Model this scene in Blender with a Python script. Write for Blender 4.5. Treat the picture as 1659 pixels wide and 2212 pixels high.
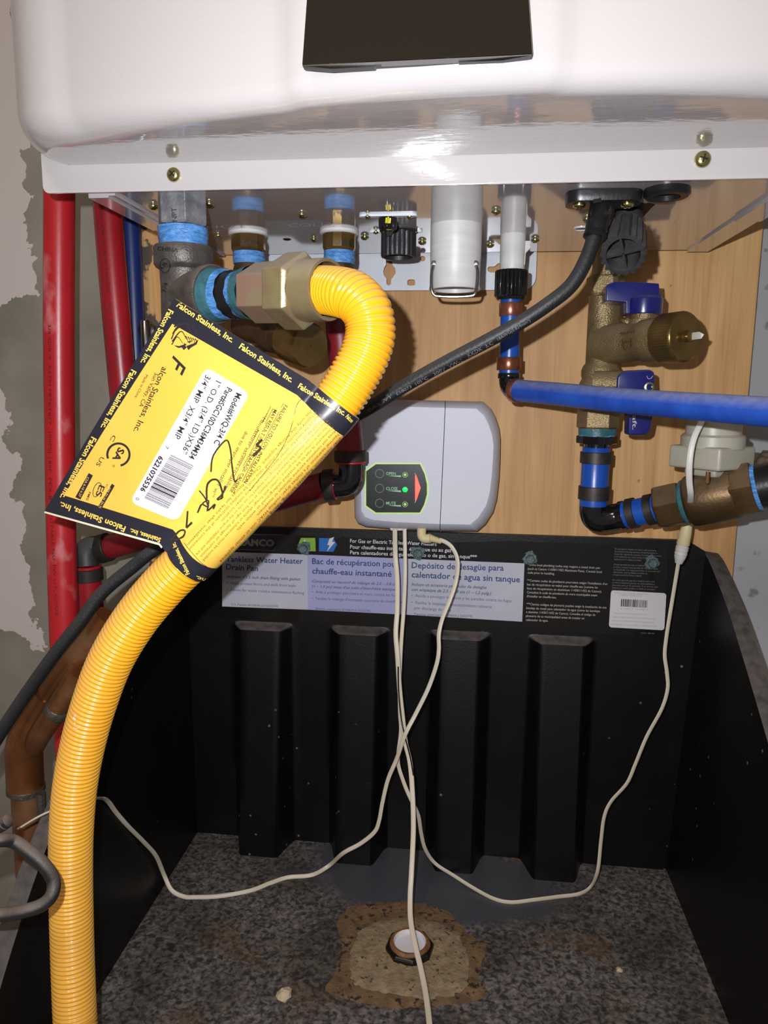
import bpy, bmesh, math, random
from mathutils import Vector, Matrix
from mathutils.bvhtree import BVHTree
from math import sin, cos, pi, radians, sqrt, atan2

for o in list(bpy.data.objects): bpy.data.objects.remove(o)
S = bpy.context.scene; COL = S.collection

# ------------------------------------------------------------------ camera
F, DC = 1600.0, 0.66                       # focal length in pixels of 1659x2212; camera-to-board distance (m)
AX = [Vector((0.9932, 0.0288, -0.1130)), Vector((0.1162, -0.1569, 0.9808)), Vector((0.0105, -0.9872, -0.1592))]
AX = [a.normalized() for a in AX]
right = Vector((AX[0].x, AX[1].x, AX[2].x)).normalized()
fwd = Vector((AX[0].z, AX[1].z, AX[2].z)).normalized()
down = fwd.cross(right).normalized(); right = down.cross(fwd).normalized()
CP = Vector((0, -DC, 0))
cd = bpy.data.cameras.new('camera'); cam = bpy.data.objects.new('camera', cd); COL.objects.link(cam)
M = Matrix((right, -down, -fwd)).transposed().to_4x4(); M.translation = CP
cam.matrix_world = M
cd.sensor_fit = 'HORIZONTAL'; cd.sensor_width = 36; cd.lens = F / 1659 * 36; cd.clip_start = 0.01
S.camera = cam

# ------------------------------------------------------------------ light and exposure
w = bpy.data.worlds.new('world'); S.world = w; w.use_nodes = True
bg = w.node_tree.nodes['Background']; bg.inputs[0].default_value = (0.50, 0.44, 0.39, 1); bg.inputs[1].default_value = 0.34
ld = bpy.data.lights.new('phone_flash', 'AREA'); ld.shape = 'DISK'; ld.size = 0.006; ld.energy = 3.1; ld.color = (0.92, 0.95, 1.0)
lo = bpy.data.objects.new('phone_flash', ld); COL.objects.link(lo); lo.location = (-0.024, -0.655, 0.022)
lo.rotation_euler = (radians(83), 0, radians(7))
ld2 = bpy.data.lights.new('room_lamp', 'AREA'); ld2.size = 0.35; ld2.energy = 9; ld2.color = (1.0, 0.80, 0.62)
lo2 = bpy.data.objects.new('room_lamp', ld2); COL.objects.link(lo2); lo2.location = (-0.3, -1.7, 1.3)
lo2.rotation_euler = (Vector((0, 0, 0.1)) - lo2.location).to_track_quat('-Z', 'Y').to_euler()
S.view_settings.view_transform = 'Standard'; S.view_settings.look = 'None'; S.view_settings.gamma = 1
S.view_settings.exposure = 0.0; S.view_settings.use_curve_mapping = False

# ------------------------------------------------------------------ helpers
def ray(u, v):
    return (right * (u - 829.5) + down * (v - 1106) + fwd * F).normalized()
def P(u, v, y=0.0):                         # photo pixel on the vertical plane y
    d = ray(u, v); return CP + d * ((y + DC) / d.y)
def PZ(u, v, z):                            # photo pixel on the horizontal plane z
    d = ray(u, v); return CP + d * (z / d.z)
def Zof(p): return (p - CP).dot(fwd)
def px(r, p): return r * Zof(p) / F         # pixel length at p -> metres

def lin(c):
    f = lambda x: x / 12.92 if x <= 0.04045 else ((x + 0.055) / 1.055) ** 2.4
    return tuple(f(x / 255) for x in c) + (1,)
MATS = {}
def mat(name, rgb, rough=0.5, metal=0.0, coat=0.0, var=None, vscale=30, bump=0.0, bscale=200, dust=None, emit=None,
        stretch=None, rvar=0.0, trans=0.0, spec=0.5, dthr=(0.45, 0.7), dscale=18, up=False):
    m = bpy.data.materials.new(name); m.use_nodes = True; MATS[name] = m
    nt = m.node_tree; N = nt.nodes; L = nt.links; b = N['Principled BSDF']
    b.inputs['Base Color'].default_value = lin(rgb); b.inputs['Roughness'].default_value = rough
    b.inputs['Metallic'].default_value = metal; b.inputs['Coat Weight'].default_value = coat
    b.inputs['Specular IOR Level'].default_value = spec
    b.inputs['Coat Roughness'].default_value = 0.04; b.inputs['Transmission Weight'].default_value = trans
    tc = N.new('ShaderNodeTexCoord'); mp = N.new('ShaderNodeMapping'); L.new(tc.outputs['Object'], mp.inputs[0])
    if stretch: mp.inputs['Scale'].default_value = stretch
    col = None
    def noise(sc, det=6):
        n = N.new('ShaderNodeTexNoise'); n.inputs['Scale'].default_value = sc; n.inputs['Detail'].default_value = det
        L.new(mp.outputs[0], n.inputs[0]); return n
    if var:
        n = noise(vscale); r = N.new('ShaderNodeValToRGB'); L.new(n.outputs['Fac'], r.inputs[0])
        r.color_ramp.elements[0].position = 0.33; r.color_ramp.elements[1].position = 0.67
        r.color_ramp.elements[0].color = lin(rgb); r.color_ramp.elements[1].color = lin(var); col = r.outputs[0]
    if dust:
        n = noise(dscale, 8); r = N.new('ShaderNodeMapRange'); L.new(n.outputs['Fac'], r.inputs[0])
        r.inputs[1].default_value = dthr[0]; r.inputs[2].default_value = dthr[1]
        fac = r.outputs[0]
        if up:                              # settled dust lies on upward-facing surfaces
            g = N.new('ShaderNodeNewGeometry'); sx = N.new('ShaderNodeSeparateXYZ'); L.new(g.outputs['Normal'], sx.inputs[0])
            mr = N.new('ShaderNodeMapRange'); L.new(sx.outputs[2], mr.inputs[0]); mr.inputs[1].default_value = 0.1; mr.inputs[2].default_value = 0.9
            n2 = noise(dscale * 6, 8); mm = N.new('ShaderNodeMath'); mm.operation = 'MULTIPLY_ADD'; L.new(n2.outputs['Fac'], mm.inputs[0]); mm.inputs[1].default_value = 0.9; mm.inputs[2].default_value = 0.25
            m2 = N.new('ShaderNodeMath'); m2.operation = 'MULTIPLY'; m2.use_clamp = True; L.new(mm.outputs[0], m2.inputs[0]); L.new(mr.outputs[0], m2.inputs[1]); fac = m2.outputs[0]
        mx = N.new('ShaderNodeMix'); mx.data_type = 'RGBA'; L.new(fac, mx.inputs[0])
        if col: L.new(col, mx.inputs[6])
        else: mx.inputs[6].default_value = lin(rgb)
        mx.inputs[7].default_value = lin(dust); col = mx.outputs[2]
        rr = N.new('ShaderNodeMapRange'); L.new(fac, rr.inputs[0]); rr.inputs[3].default_value = rough; rr.inputs[4].default_value = min(1, rough + 0.45)
        L.new(rr.outputs[0], b.inputs['Roughness'])
        if metal:
            r3 = N.new('ShaderNodeMapRange'); L.new(fac, r3.inputs[0]); r3.inputs[3].default_value = metal; r3.inputs[4].default_value = 0
            L.new(r3.outputs[0], b.inputs['Metallic'])
    elif rvar:
        n = noise(vscale * 1.7); rr = N.new('ShaderNodeMapRange'); L.new(n.outputs['Fac'], rr.inputs[0])
        rr.inputs[3].default_value = max(0.02, rough - rvar); rr.inputs[4].default_value = rough + rvar; L.new(rr.outputs[0], b.inputs['Roughness'])
    if col: L.new(col, b.inputs['Base Color'])
    if bump:
        n = noise(bscale, 3); bp = N.new('ShaderNodeBump'); bp.inputs['Strength'].default_value = bump; bp.inputs['Distance'].default_value = 0.001
        L.new(n.outputs['Fac'], bp.inputs['Height']); L.new(bp.outputs[0], b.inputs['Normal'])
        if coat: L.new(bp.outputs[0], b.inputs['Coat Normal'])
    if emit:
        b.inputs['Emission Color'].default_value = lin(emit[0]); b.inputs['Emission Strength'].default_value = emit[1]
    return m

class MB:
    def __init__(s): s.v = []; s.f = []; s.m = []
    def add(s, vs, fs, mi=0):
        o = len(s.v); s.v += [tuple(x) for x in vs]; s.f += [tuple(i + o for i in f) for f in fs]; s.m += [mi] * len(fs); return s
    def box(s, lo, hi, mi=0, fr=None):
        x0, y0, z0 = lo; x1, y1, z1 = hi
        vs = [Vector(p) for p in ((x0,y0,z0),(x1,y0,z0),(x1,y1,z0),(x0,y1,z0),(x0,y0,z1),(x1,y0,z1),(x1,y1,z1),(x0,y1,z1))]
        if fr: vs = [fr @ p for p in vs]
        return s.add(vs, [(0,3,2,1),(4,5,6,7),(0,1,5,4),(1,2,6,5),(2,3,7,6),(3,0,4,7)], mi)
    def grid(s, fn, us, vs, mi=0, flip=False):
        pts = [fn(a, b) for a in us for b in vs]; n = len(vs); fs = []
        for i in range(len(us) - 1):
            for j in range(n - 1):
                q = (i*n+j, (i+1)*n+j, (i+1)*n+j+1, i*n+j+1); fs.append(q[::-1] if flip else q)
        return s.add(pts, fs, mi)
    def prism(s, pts, dvec, mi=0, top=None):   # planar outline pushed along dvec (top: other outline of same length)
        n = len(pts); a = [Vector(p) for p in pts]; b = [Vector(p) for p in top] if top else [p + dvec for p in a]
        return s.add(a + b, [tuple(range(n))[::-1], tuple(range(n, 2*n))] + [(i, (i+1) % n, n + (i+1) % n, n + i) for i in range(n)], mi)
    def lathe(s, p0, ax, prof, n=36, mi=0, cap=True, rot=0.0, ref=None):   # prof [(t, r)]
        ax = Vector(ax).normalized(); rf = Vector(ref) if ref else (Vector((0,0,1)) if abs(ax.z) < 0.9 else Vector((1,0,0)))
        e1 = (rf - ax * rf.dot(ax)).normalized(); e2 = ax.cross(e1); vs = []; fs = []
        for t, r in prof:
            for k in range(n):
                a = 2*pi*k/n + rot; rr = r(a) if callable(r) else r
                vs.append(Vector(p0) + ax*t + (e1*cos(a) + e2*sin(a))*rr)
        for i in range(len(prof)-1):
            for k in range(n):
                fs.append((i*n+k, i*n+(k+1) % n, (i+1)*n+(k+1) % n, (i+1)*n+k))
        if cap: fs.append(tuple(range(n))[::-1]); fs.append(tuple(range((len(prof)-1)*n, len(prof)*n)))
        return s.add(vs, fs, mi)
    def tube(s, pts, r, n=16, mi=0, cap=True, flat=None):  # r scalar / list / function(arclength)
        pts = [Vector(p) for p in pts]; L = [0]
        for a, b in zip(pts, pts[1:]): L.append(L[-1] + (b-a).length)
        T = [(pts[min(i+1, len(pts)-1)] - pts[max(i-1, 0)]).normalized() for i in range(len(pts))]
        rf = Vector((0, -1, 0)) if abs(T[0].y) < 0.9 else Vector((0, 0, 1)); e = (rf - T[0]*rf.dot(T[0])).normalized(); vs = []; fs = []
        for i, p in enumerate(pts):
            e = (e - T[i]*e.dot(T[i])).normalized(); b = T[i].cross(e)
            rr = r(L[i]) if callable(r) else (r[i] if isinstance(r, (list, tuple)) else r)
            for k in range(n):
                a = 2*pi*k/n
                if flat: vs.append(p + e*cos(a)*rr*(1 - 0.25*abs(cos(a))) + b*sin(a)*rr*flat*(1 - 0.22*abs(cos(a))**3))
                else: vs.append(p + (e*cos(a) + b*sin(a))*rr)
        for i in range(len(pts)-1):
            for k in range(n): fs.append((i*n+k, i*n+(k+1) % n, (i+1)*n+(k+1) % n, (i+1)*n+k))
        if cap: fs.append(tuple(range(n))[::-1]); fs.append(tuple(range((len(pts)-1)*n, len(pts)*n)))
        return s.add(vs, fs, mi)
    def build(s, name, mats, parent=None, smooth=35, bevel=0, bseg=2):
        me = bpy.data.meshes.new(name); me.from_pydata(s.v, [], s.f)
        for m in (mats if isinstance(mats, (list, tuple)) else [mats]): me.materials.append(MATS[m] if isinstance(m, str) else m)
        me.polygons.foreach_set('material_index', s.m)
        bm = bmesh.new(); bm.from_mesh(me)
        if bevel:
            bmesh.ops.remove_doubles(bm, verts=bm.verts, dist=1e-6)
            es = [e for e in bm.edges if len(e.link_faces) == 2 and e.calc_face_angle(0) > 0.6]
            bmesh.ops.bevel(bm, geom=es, offset=bevel, segments=bseg, affect='EDGES', profile=0.6, clamp_overlap=True)
        bmesh.ops.recalc_face_normals(bm, faces=bm.faces)
        bm.to_mesh(me); bm.free()
        if smooth:
            me.polygons.foreach_set('use_smooth', [True]*len(me.polygons)); me.set_sharp_from_angle(angle=radians(smooth))
        o = bpy.data.objects.new(name, me); COL.objects.link(o)
        if parent: o.parent = parent; o.matrix_parent_inverse = parent.matrix_world.inverted() if False else Matrix.Translation(-parent.location)
        return o
def thing(name, label, cat, loc, group=None):
    o = bpy.data.objects.new(name, None); COL.objects.link(o); o.location = loc; o.empty_display_size = 0.02
    o['label'] = label; o['category'] = cat
    if group: o['group'] = group
    return o
def tag(o, label, cat, group=None):
    o['label'] = label; o['category'] = cat
    if group: o['group'] = group
    return o
def catmull(pts, n=8):
    pts = [Vector(p) for p in pts]; q = [pts[0]*2 - pts[1]] + pts + [pts[-1]*2 - pts[-2]]; out = []
    for i in range(1, len(q)-2):
        a, b, c, d = q[i-1:i+3]
        for k in range(n):
            t = k/n; out.append(0.5*((2*b) + (c-a)*t + (2*a-5*b+4*c-d)*t*t + (3*b-a-3*c+d)*t**3))
    return out + [pts[-1]]
def resample(pts, step):
    out = [pts[0]]; acc = 0
    for a, b in zip(pts, pts[1:]):
        L = (b-a).length; t = step - acc
        while t <= L: out.append(a + (b-a)*(t/L)); t += step
        acc = (acc + L) % step if L else acc
    out.append(pts[-1]); return out
def path(lst, n=8): return catmull([P(*p) for p in lst], n)
def ss(a, b, x):
    t = max(0.0, min(1.0, (x-a)/(b-a))); return t*t*(3-2*t)
def frame(o, x, y):                          # matrix with origin o, x axis, y axis
    x = Vector(x).normalized(); y = Vector(y); y = (y - x*y.dot(x)).normalized(); z = x.cross(y)
    m = Matrix((x, y, z)).transposed().to_4x4(); m.translation = o; return m
def bvh(*objs):
    vs = []; fs = []
    for o in objs:
        k = len(vs); vs += [v.co.copy() for v in o.data.vertices]; fs += [tuple(i + k for i in p.vertices) for p in o.data.polygons]
    return BVHTree.FromPolygons(vs, fs)
def on(tree, off=0.00015):                   # print laid on a real surface
    def f(u, v):
        h = tree.ray_cast(CP, ray(u, v))
        if h[0] is None: return None
        nrm = h[1] if h[1].dot(ray(u, v)) < 0 else -h[1]
        return h[0] + nrm*off
    return f
def onplane(y, off=0.00015): return lambda u, v: P(u, v, y - off)
TXT = {}
def glyphs(body, bold=0.0, shear=0.0, mono=False):
    key = (body, bold, shear)
    if key in TXT: return TXT[key]
    c = bpy.data.curves.new('t', 'FONT'); c.body = body; c.offset = bold; c.shear = shear; c.resolution_u = 2; c.fill_mode = 'FRONT'
    o = bpy.data.objects.new('t', c); COL.objects.link(o)
    me = bpy.data.meshes.new_from_object(o.evaluated_get(bpy.context.evaluated_depsgraph_get()))
    vs = [(v.co.x, v.co.y) for v in me.vertices]; fs = [tuple(p.vertices) for p in me.polygons]
    bpy.data.objects.remove(o); bpy.data.curves.remove(c); bpy.data.meshes.remove(me)
    TXT[key] = (vs, fs); return TXT[key]
def text(mb, surf, body, A, B, h, bold=0.0, shear=0.0, mi=0, bow=0.0, h2=None, up=1):
    """lay a line of lettering from pixel A to pixel B (baseline), cap height h pixels, on a surface"""
    vs, fs = glyphs(body, bold, shear)
    if not vs: return
    x0 = min(v[0] for v in vs); x1 = max(v[0] for v in vs)
    A = Vector(A); B = Vector(B); d = B - A; Ln = d.length; d.normalize(); nn = Vector((d.y, -d.x))*up
    if h2 is None: h2 = h
    pts = []; bad = set()
    for i, (x, y) in enumerate(vs):
        t = (x-x0)/(x1-x0); q = A + d*(t*Ln) + nn*(y/0.70*(h + (h2-h)*t) + bow*4*t*(1-t))
        p = surf(q.x, q.y)
        if p is None: bad.add(i); p = Vector((0, 0, 0))
        pts.append(p)
    mb.add(pts, [f for f in fs if not any(i in bad for i in f)], mi)
def poly(mb, surf, pts, mi=0):
    q = [surf(*p) for p in pts]
    if all(p is not None for p in q): mb.add(q, [tuple(range(len(q)))], mi)
def stroke(mb, surf, pts, wd, mi=0, closed=False, sub=4):
    if sub > 1:
        p3 = catmull([Vector((p[0], p[1], 0)) for p in (pts + [pts[0]] if closed else pts)], sub); pts = [(p.x, p.y) for p in p3]; closed = False
    n = len(pts); L = []
    for i in range(n):
        a = Vector(pts[i-1] if i or closed else pts[i]); b = Vector(pts[(i+1) % n] if i < n-1 or closed else pts[i]); d = b-a
        if d.length < 1e-6: d = Vector((1, 0))
        d.normalize(); nn = Vector((-d.y, d.x)); c = Vector(pts[i]); ww = wd(i/(n-1)) if callable(wd) else wd
        L.append((c + nn*ww/2, c - nn*ww/2))
    for i in range(n if closed else n-1):
        a, b = L[i], L[(i+1) % n]; poly(mb, surf, [a[0], a[1], b[1], b[0]], mi)
def rrect(x0, y0, x1, y1, r, n=5):
    out = []
    for cx, cy, a0 in ((x1-r, y1-r, 0), (x0+r, y1-r, 90), (x0+r, y0+r, 180), (x1-r, y0+r, 270)):
        for k in range(n+1): a = radians(a0 + 90*k/n); out.append((cx + r*cos(a), cy + r*sin(a)))
    return out
def plate(name, outer, holes, y0, y1, m, parent=None):      # sheet in the XZ plane with real holes
    c = bpy.data.curves.new('p', 'CURVE'); c.dimensions = '2D'; c.fill_mode = 'BOTH'; c.extrude = abs(y1-y0)/2
    for loop in [outer] + holes:
        s = c.splines.new('POLY'); s.points.add(len(loop)-1); s.use_cyclic_u = True
        for p, q in zip(s.points, loop): p.co = (q[0], q[1], 0, 1)
    o = bpy.data.objects.new('p', c); COL.objects.link(o)
    me = bpy.data.meshes.new_from_object(o.evaluated_get(bpy.context.evaluated_depsgraph_get()))
    vs = [(v.co.x, (y0+y1)/2 + v.co.z, v.co.y) for v in me.vertices]; fs = [tuple(p.vertices) for p in me.polygons]
    bpy.data.objects.remove(o); bpy.data.curves.remove(c)
    b = MB(); b.add(vs, fs); return b.build(name, m, parent, smooth=0)

# ------------------------------------------------------------------ materials
mat('white_paint', (190, 183, 182), 0.12, coat=1.0, spec=0.7, bump=0.16, bscale=190, stretch=(.35, 1, 1.6))
mat('casing_paint', (176, 170, 170), 0.10, coat=1.0, spec=0.8)
mat('white_metal', (205, 208, 214), 0.25, coat=0.4, bump=0.05, bscale=90)
mat('black_gloss', (26, 20, 14), 0.05, coat=1.0)
mat('zinc', (190, 180, 110), 0.22, metal=1.0, var=(205, 200, 150), vscale=200)
mat('screw_dark', (60, 58, 52), 0.4, metal=0.9)
mat('nut_zinc', (158, 148, 104), 0.30, metal=0.55, var=(150, 122, 98), vscale=60, bump=0.12, bscale=900, dust=(140, 130, 120), up=True)
mat('hex_zinc', (150, 116, 102), 0.42, metal=0.35, var=(142, 130, 100), vscale=50, bump=0.15, bscale=900, dust=(140, 130, 120), up=True)
mat('galvanised', (140, 140, 143), 0.42, metal=0.35, var=(104, 104, 108), vscale=150, bump=0.4, bscale=500)
mat('black_iron', (84, 78, 74), 0.40, metal=0.3, var=(66, 61, 58), vscale=200, bump=0.35, bscale=900, dust=(110, 98, 88), up=True, spec=0.6)
mat('brass', (150, 118, 62), 0.36, metal=0.9, var=(120, 96, 56), vscale=80, bump=0.7, bscale=900)
mat('brass_smooth', (150, 122, 72), 0.24, metal=0.85, var=(118, 96, 56), vscale=50)
mat('brass_old', (98, 76, 48), 0.42, metal=0.7, var=(76, 58, 36), vscale=40, bump=0.2, bscale=400, dust=(112, 92, 72), up=True)
mat('brass_valve', (142, 122, 86), 0.38, metal=0.6, var=(118, 100, 68), vscale=60, bump=0.7, bscale=900, dust=(122, 104, 82), up=True)
mat('copper', (124, 74, 40), 0.28, metal=0.6, var=(96, 58, 32), vscale=40, rvar=0.1, dust=(104, 76, 50), dscale=25)
mat('copper_ring', (178, 112, 88), 0.28, metal=0.8, var=(140, 84, 62), vscale=60)
mat('solder', (96, 88, 78), 0.5, metal=0.6, var=(70, 70, 58), vscale=200, bump=0.8, bscale=500)
mat('sealant_blue', (100, 158, 224), 0.35, var=(58, 112, 172), vscale=160, bump=1.0, bscale=350, stretch=(1, 1, 4))
mat('sealant_teal', (62, 110, 118), 0.42, var=(40, 84, 92), vscale=120, bump=0.6, bscale=300)
mat('red_pex', (176, 28, 34), 0.34, var=(160, 24, 32), vscale=20, bump=0.05, bscale=300, dust=(206, 150, 152), dthr=(0.62, 0.80), dscale=24, stretch=(1, 1, 0.7))
mat('red_pex_clean', (166, 26, 36), 0.34, var=(140, 20, 32), vscale=16, bump=0.05, bscale=300)
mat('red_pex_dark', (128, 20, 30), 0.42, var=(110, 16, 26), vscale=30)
mat('blue_pex', (22, 78, 168), 0.32, var=(18, 66, 150), vscale=20, bump=0.05, bscale=300)
mat('blue_pex_dusty', (24, 62, 150), 0.40, var=(34, 78, 170), vscale=60, dust=(128, 132, 158), up=True, dscale=40, bump=0.15, bscale=500)
mat('blue_pex_left', (20, 46, 110), 0.4, var=(16, 38, 96), vscale=20)
mat('crimp', (66, 60, 56), 0.5, metal=0.6, var=(50, 46, 44), vscale=120)
mat('black_plastic', (22, 22, 23), 0.32, spec=0.5, bump=0.1, bscale=400)
mat('black_plastic_dusty', (34, 34, 36), 0.45, dust=(96, 92, 90), up=True, bump=0.2, bscale=500)
mat('black_shiny', (16, 16, 18), 0.14, coat=0.4)
mat('rubber', (22, 22, 24), 0.5, dust=(78, 74, 72), up=True, bump=0.25, bscale=600)
mat('rubber_dusty', (30, 29, 30), 0.42, dust=(112, 98, 88), up=True, bump=0.2, bscale=600)
mat('grey_print', (112, 112, 118), 0.6)
mat('red_print', (84, 12, 20), 0.6)
mat('pvc_white', (206, 203, 200), 0.38, var=(196, 192, 190), vscale=20, bump=0.12, bscale=300, stretch=(1, 1, 12))
mat('nylon', (166, 163, 150), 0.38, var=(154, 150, 134), vscale=15, dust=(140, 130, 112), up=True)
mat('handle_blue', (14, 22, 96), 0.25, coat=0.5, dust=(84, 84, 110), up=True, dscale=30)
mat('steel_wire', (150, 148, 144), 0.28, metal=1.0)
mat('yellow_mark', (230, 215, 40), 0.5)
mat('yellow_coat', (240, 172, 26), 0.20, coat=0.7, var=(234, 162, 20), vscale=14, dust=(200, 160, 96), up=True, dscale=40)
mat('card_yellow', (246, 194, 84), 0.38, coat=0.15, var=(240, 186, 74), vscale=20)
mat('card_black', (36, 36, 46), 0.36, coat=0.15)
mat('card_edge', (236, 226, 196), 0.7)
mat('ink', (44, 38, 44), 0.5)
mat('ink_brown', (120, 78, 30), 0.5)
mat('ink_yellow', (250, 206, 96), 0.4)
mat('marker', (52, 44, 30), 0.45)
mat('paper_white', (240, 232, 240), 0.5)
mat('grey_bar', (150, 146, 152), 0.5)
mat('box_plastic', (196, 196, 206), 0.48, bump=0.15, bscale=700)
mat('panel_black', (24, 26, 26), 0.30)
mat('led_green', (20, 220, 100), 0.4, emit=((0, 255, 50), 4))
mat('led_green_dim', (150, 190, 90), 0.4, emit=((170, 220, 90), 0.5))
mat('led_red', (230, 30, 24), 0.4, emit=((255, 44, 30), 6))
mat('led_rim', (170, 200, 110), 0.4, emit=((180, 220, 100), 0.32))
mat('print_mint', (150, 200, 160), 0.5)
mat('ring_grey', (96, 100, 100), 0.4)
mat('cord_cream', (206, 194, 176), 0.45, var=(198, 186, 164), vscale=30)
mat('cord_white', (196, 192, 186), 0.42)
mat('connector_cream', (206, 190, 146), 0.5)
mat('label_black', (16, 16, 17), 0.22, coat=0.3)
mat('label_white', (176, 176, 188), 0.40, coat=0.2, var=(168, 168, 182), vscale=30)
mat('label_lilac', (152, 152, 190), 0.40, coat=0.2)
mat('label_navy', (28, 54, 104), 0.5)
mat('label_grey', (74, 84, 112), 0.5)
mat('label_print', (168, 164, 160), 0.5)
mat('label_print_dim', (112, 110, 108), 0.5)
mat('label_green', (120, 160, 54), 0.4)
mat('label_blue', (20, 96, 168), 0.4)
mat('logo_navy', (22, 26, 40), 0.3)
mat('sticker', (196, 192, 194), 0.4)
mat('screw_sealed', (96, 112, 112), 0.55, metal=0.3, var=(74, 88, 90), vscale=300, bump=0.8, bscale=700)
mat('crust', (120, 92, 62), 0.8, var=(88, 68, 46), vscale=90, bump=1.0, bscale=300, dust=(40, 31, 24), dthr=(0.56, 0.64), dscale=220)
mat('crust_pale', (146, 126, 98), 0.8, var=(116, 98, 74), vscale=120, bump=1.0, bscale=300, dust=(60, 50, 38), dthr=(0.60, 0.68), dscale=260)
mat('rust', (136, 92, 52), 0.6, var=(96, 62, 34), vscale=120, bump=0.8, bscale=400)
mat('drain_white', (208, 204, 208), 0.35)
mat('chip', (196, 178, 150), 0.85, var=(170, 150, 122), vscale=200, bump=0.8, bscale=500)
mat('mortar', (72, 58, 46), 0.95, var=(108, 90, 72), vscale=90, bump=2.0, bscale=250)

def mat_wood():
    m = bpy.data.materials.new('plywood'); MATS['plywood'] = m; m.use_nodes = True; nt = m.node_tree; N = nt.nodes; L = nt.links; b = N['Principled BSDF']
    tc = N.new('ShaderNodeTexCoord'); mp = N.new('ShaderNodeMapping'); L.new(tc.outputs['Object'], mp.inputs[0]); mp.inputs['Scale'].default_value = (1, 1, 0.07)
    n1 = N.new('ShaderNodeTexNoise'); n1.inputs['Scale'].default_value = 55; n1.inputs['Detail'].default_value = 8; n1.inputs['Distortion'].default_value = 1.2; L.new(mp.outputs[0], n1.inputs[0])
    m2 = N.new('ShaderNodeMapping'); L.new(tc.outputs['Object'], m2.inputs[0]); m2.inputs['Scale'].default_value = (1, 1, 0.35)
    n2 = N.new('ShaderNodeTexNoise'); n2.inputs['Scale'].default_value = 9; n2.inputs['Detail'].default_value = 5; L.new(m2.outputs[0], n2.inputs[0])
    m3 = N.new('ShaderNodeMapping'); L.new(tc.outputs['Object'], m3.inputs[0]); m3.inputs['Scale'].default_value = (1, 1, 0.03)
    n3 = N.new('ShaderNodeTexNoise'); n3.inputs['Scale'].default_value = 420; n3.inputs['Detail'].default_value = 3; L.new(m3.outputs[0], n3.inputs[0])
    mp4 = N.new('ShaderNodeMapping'); L.new(tc.outputs['Object'], mp4.inputs[0])
    r = N.new('ShaderNodeValToRGB'); L.new(n1.outputs['Fac'], r.inputs[0]); e = r.color_ramp.elements
    e[0].position = .3; e[0].color = lin((184, 138, 84)); e[1].position = .7; e[1].color = lin((212, 168, 112))
    mx = N.new('ShaderNodeMix'); mx.data_type = 'RGBA'; mx.blend_type = 'MULTIPLY'; L.new(r.outputs[0], mx.inputs[6])
    r2 = N.new('ShaderNodeValToRGB'); L.new(n2.outputs['Fac'], r2.inputs[0]); r2.color_ramp.elements[0].position = .35; r2.color_ramp.elements[1].position = .62
    r2.color_ramp.elements[0].color = (.66, .56, .46, 1); r2.color_ramp.elements[1].color = (1, 1, 1, 1); L.new(r2.outputs[0], mx.inputs[7]); mx.inputs[0].default_value = .7
    m5 = N.new('ShaderNodeMix'); m5.data_type = 'RGBA'; m5.blend_type = 'MULTIPLY'; L.new(mx.outputs[2], m5.inputs[6])
    r3 = N.new('ShaderNodeValToRGB'); L.new(n3.outputs['Fac'], r3.inputs[0]); r3.color_ramp.elements[0].position = .3; r3.color_ramp.elements[1].position = .5
    r3.color_ramp.elements[0].color = (.72, .66, .6, 1); r3.color_ramp.elements[1].color = (1, 1, 1, 1); L.new(r3.outputs[0], m5.inputs[7]); m5.inputs[0].default_value = .45
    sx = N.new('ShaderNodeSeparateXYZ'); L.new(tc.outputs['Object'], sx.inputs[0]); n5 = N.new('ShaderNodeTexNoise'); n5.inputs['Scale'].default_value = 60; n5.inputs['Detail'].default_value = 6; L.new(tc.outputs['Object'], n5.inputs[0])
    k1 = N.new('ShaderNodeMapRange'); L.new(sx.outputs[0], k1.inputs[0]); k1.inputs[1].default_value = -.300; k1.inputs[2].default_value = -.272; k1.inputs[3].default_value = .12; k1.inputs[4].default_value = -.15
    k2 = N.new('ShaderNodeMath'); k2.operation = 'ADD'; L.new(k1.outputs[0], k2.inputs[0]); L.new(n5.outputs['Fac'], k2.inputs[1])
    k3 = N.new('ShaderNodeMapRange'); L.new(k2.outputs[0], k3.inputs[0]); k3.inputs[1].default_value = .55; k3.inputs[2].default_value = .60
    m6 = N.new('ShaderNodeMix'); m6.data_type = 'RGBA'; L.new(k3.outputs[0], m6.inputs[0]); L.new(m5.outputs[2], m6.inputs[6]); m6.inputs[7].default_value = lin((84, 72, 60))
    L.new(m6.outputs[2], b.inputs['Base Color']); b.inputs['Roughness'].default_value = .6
    bp = N.new('ShaderNodeBump'); bp.inputs['Strength'].default_value = .15; bp.inputs['Distance'].default_value = .001; L.new(n3.outputs['Fac'], bp.inputs['Height']); L.new(bp.outputs[0], b.inputs['Normal'])
mat_wood()

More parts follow.
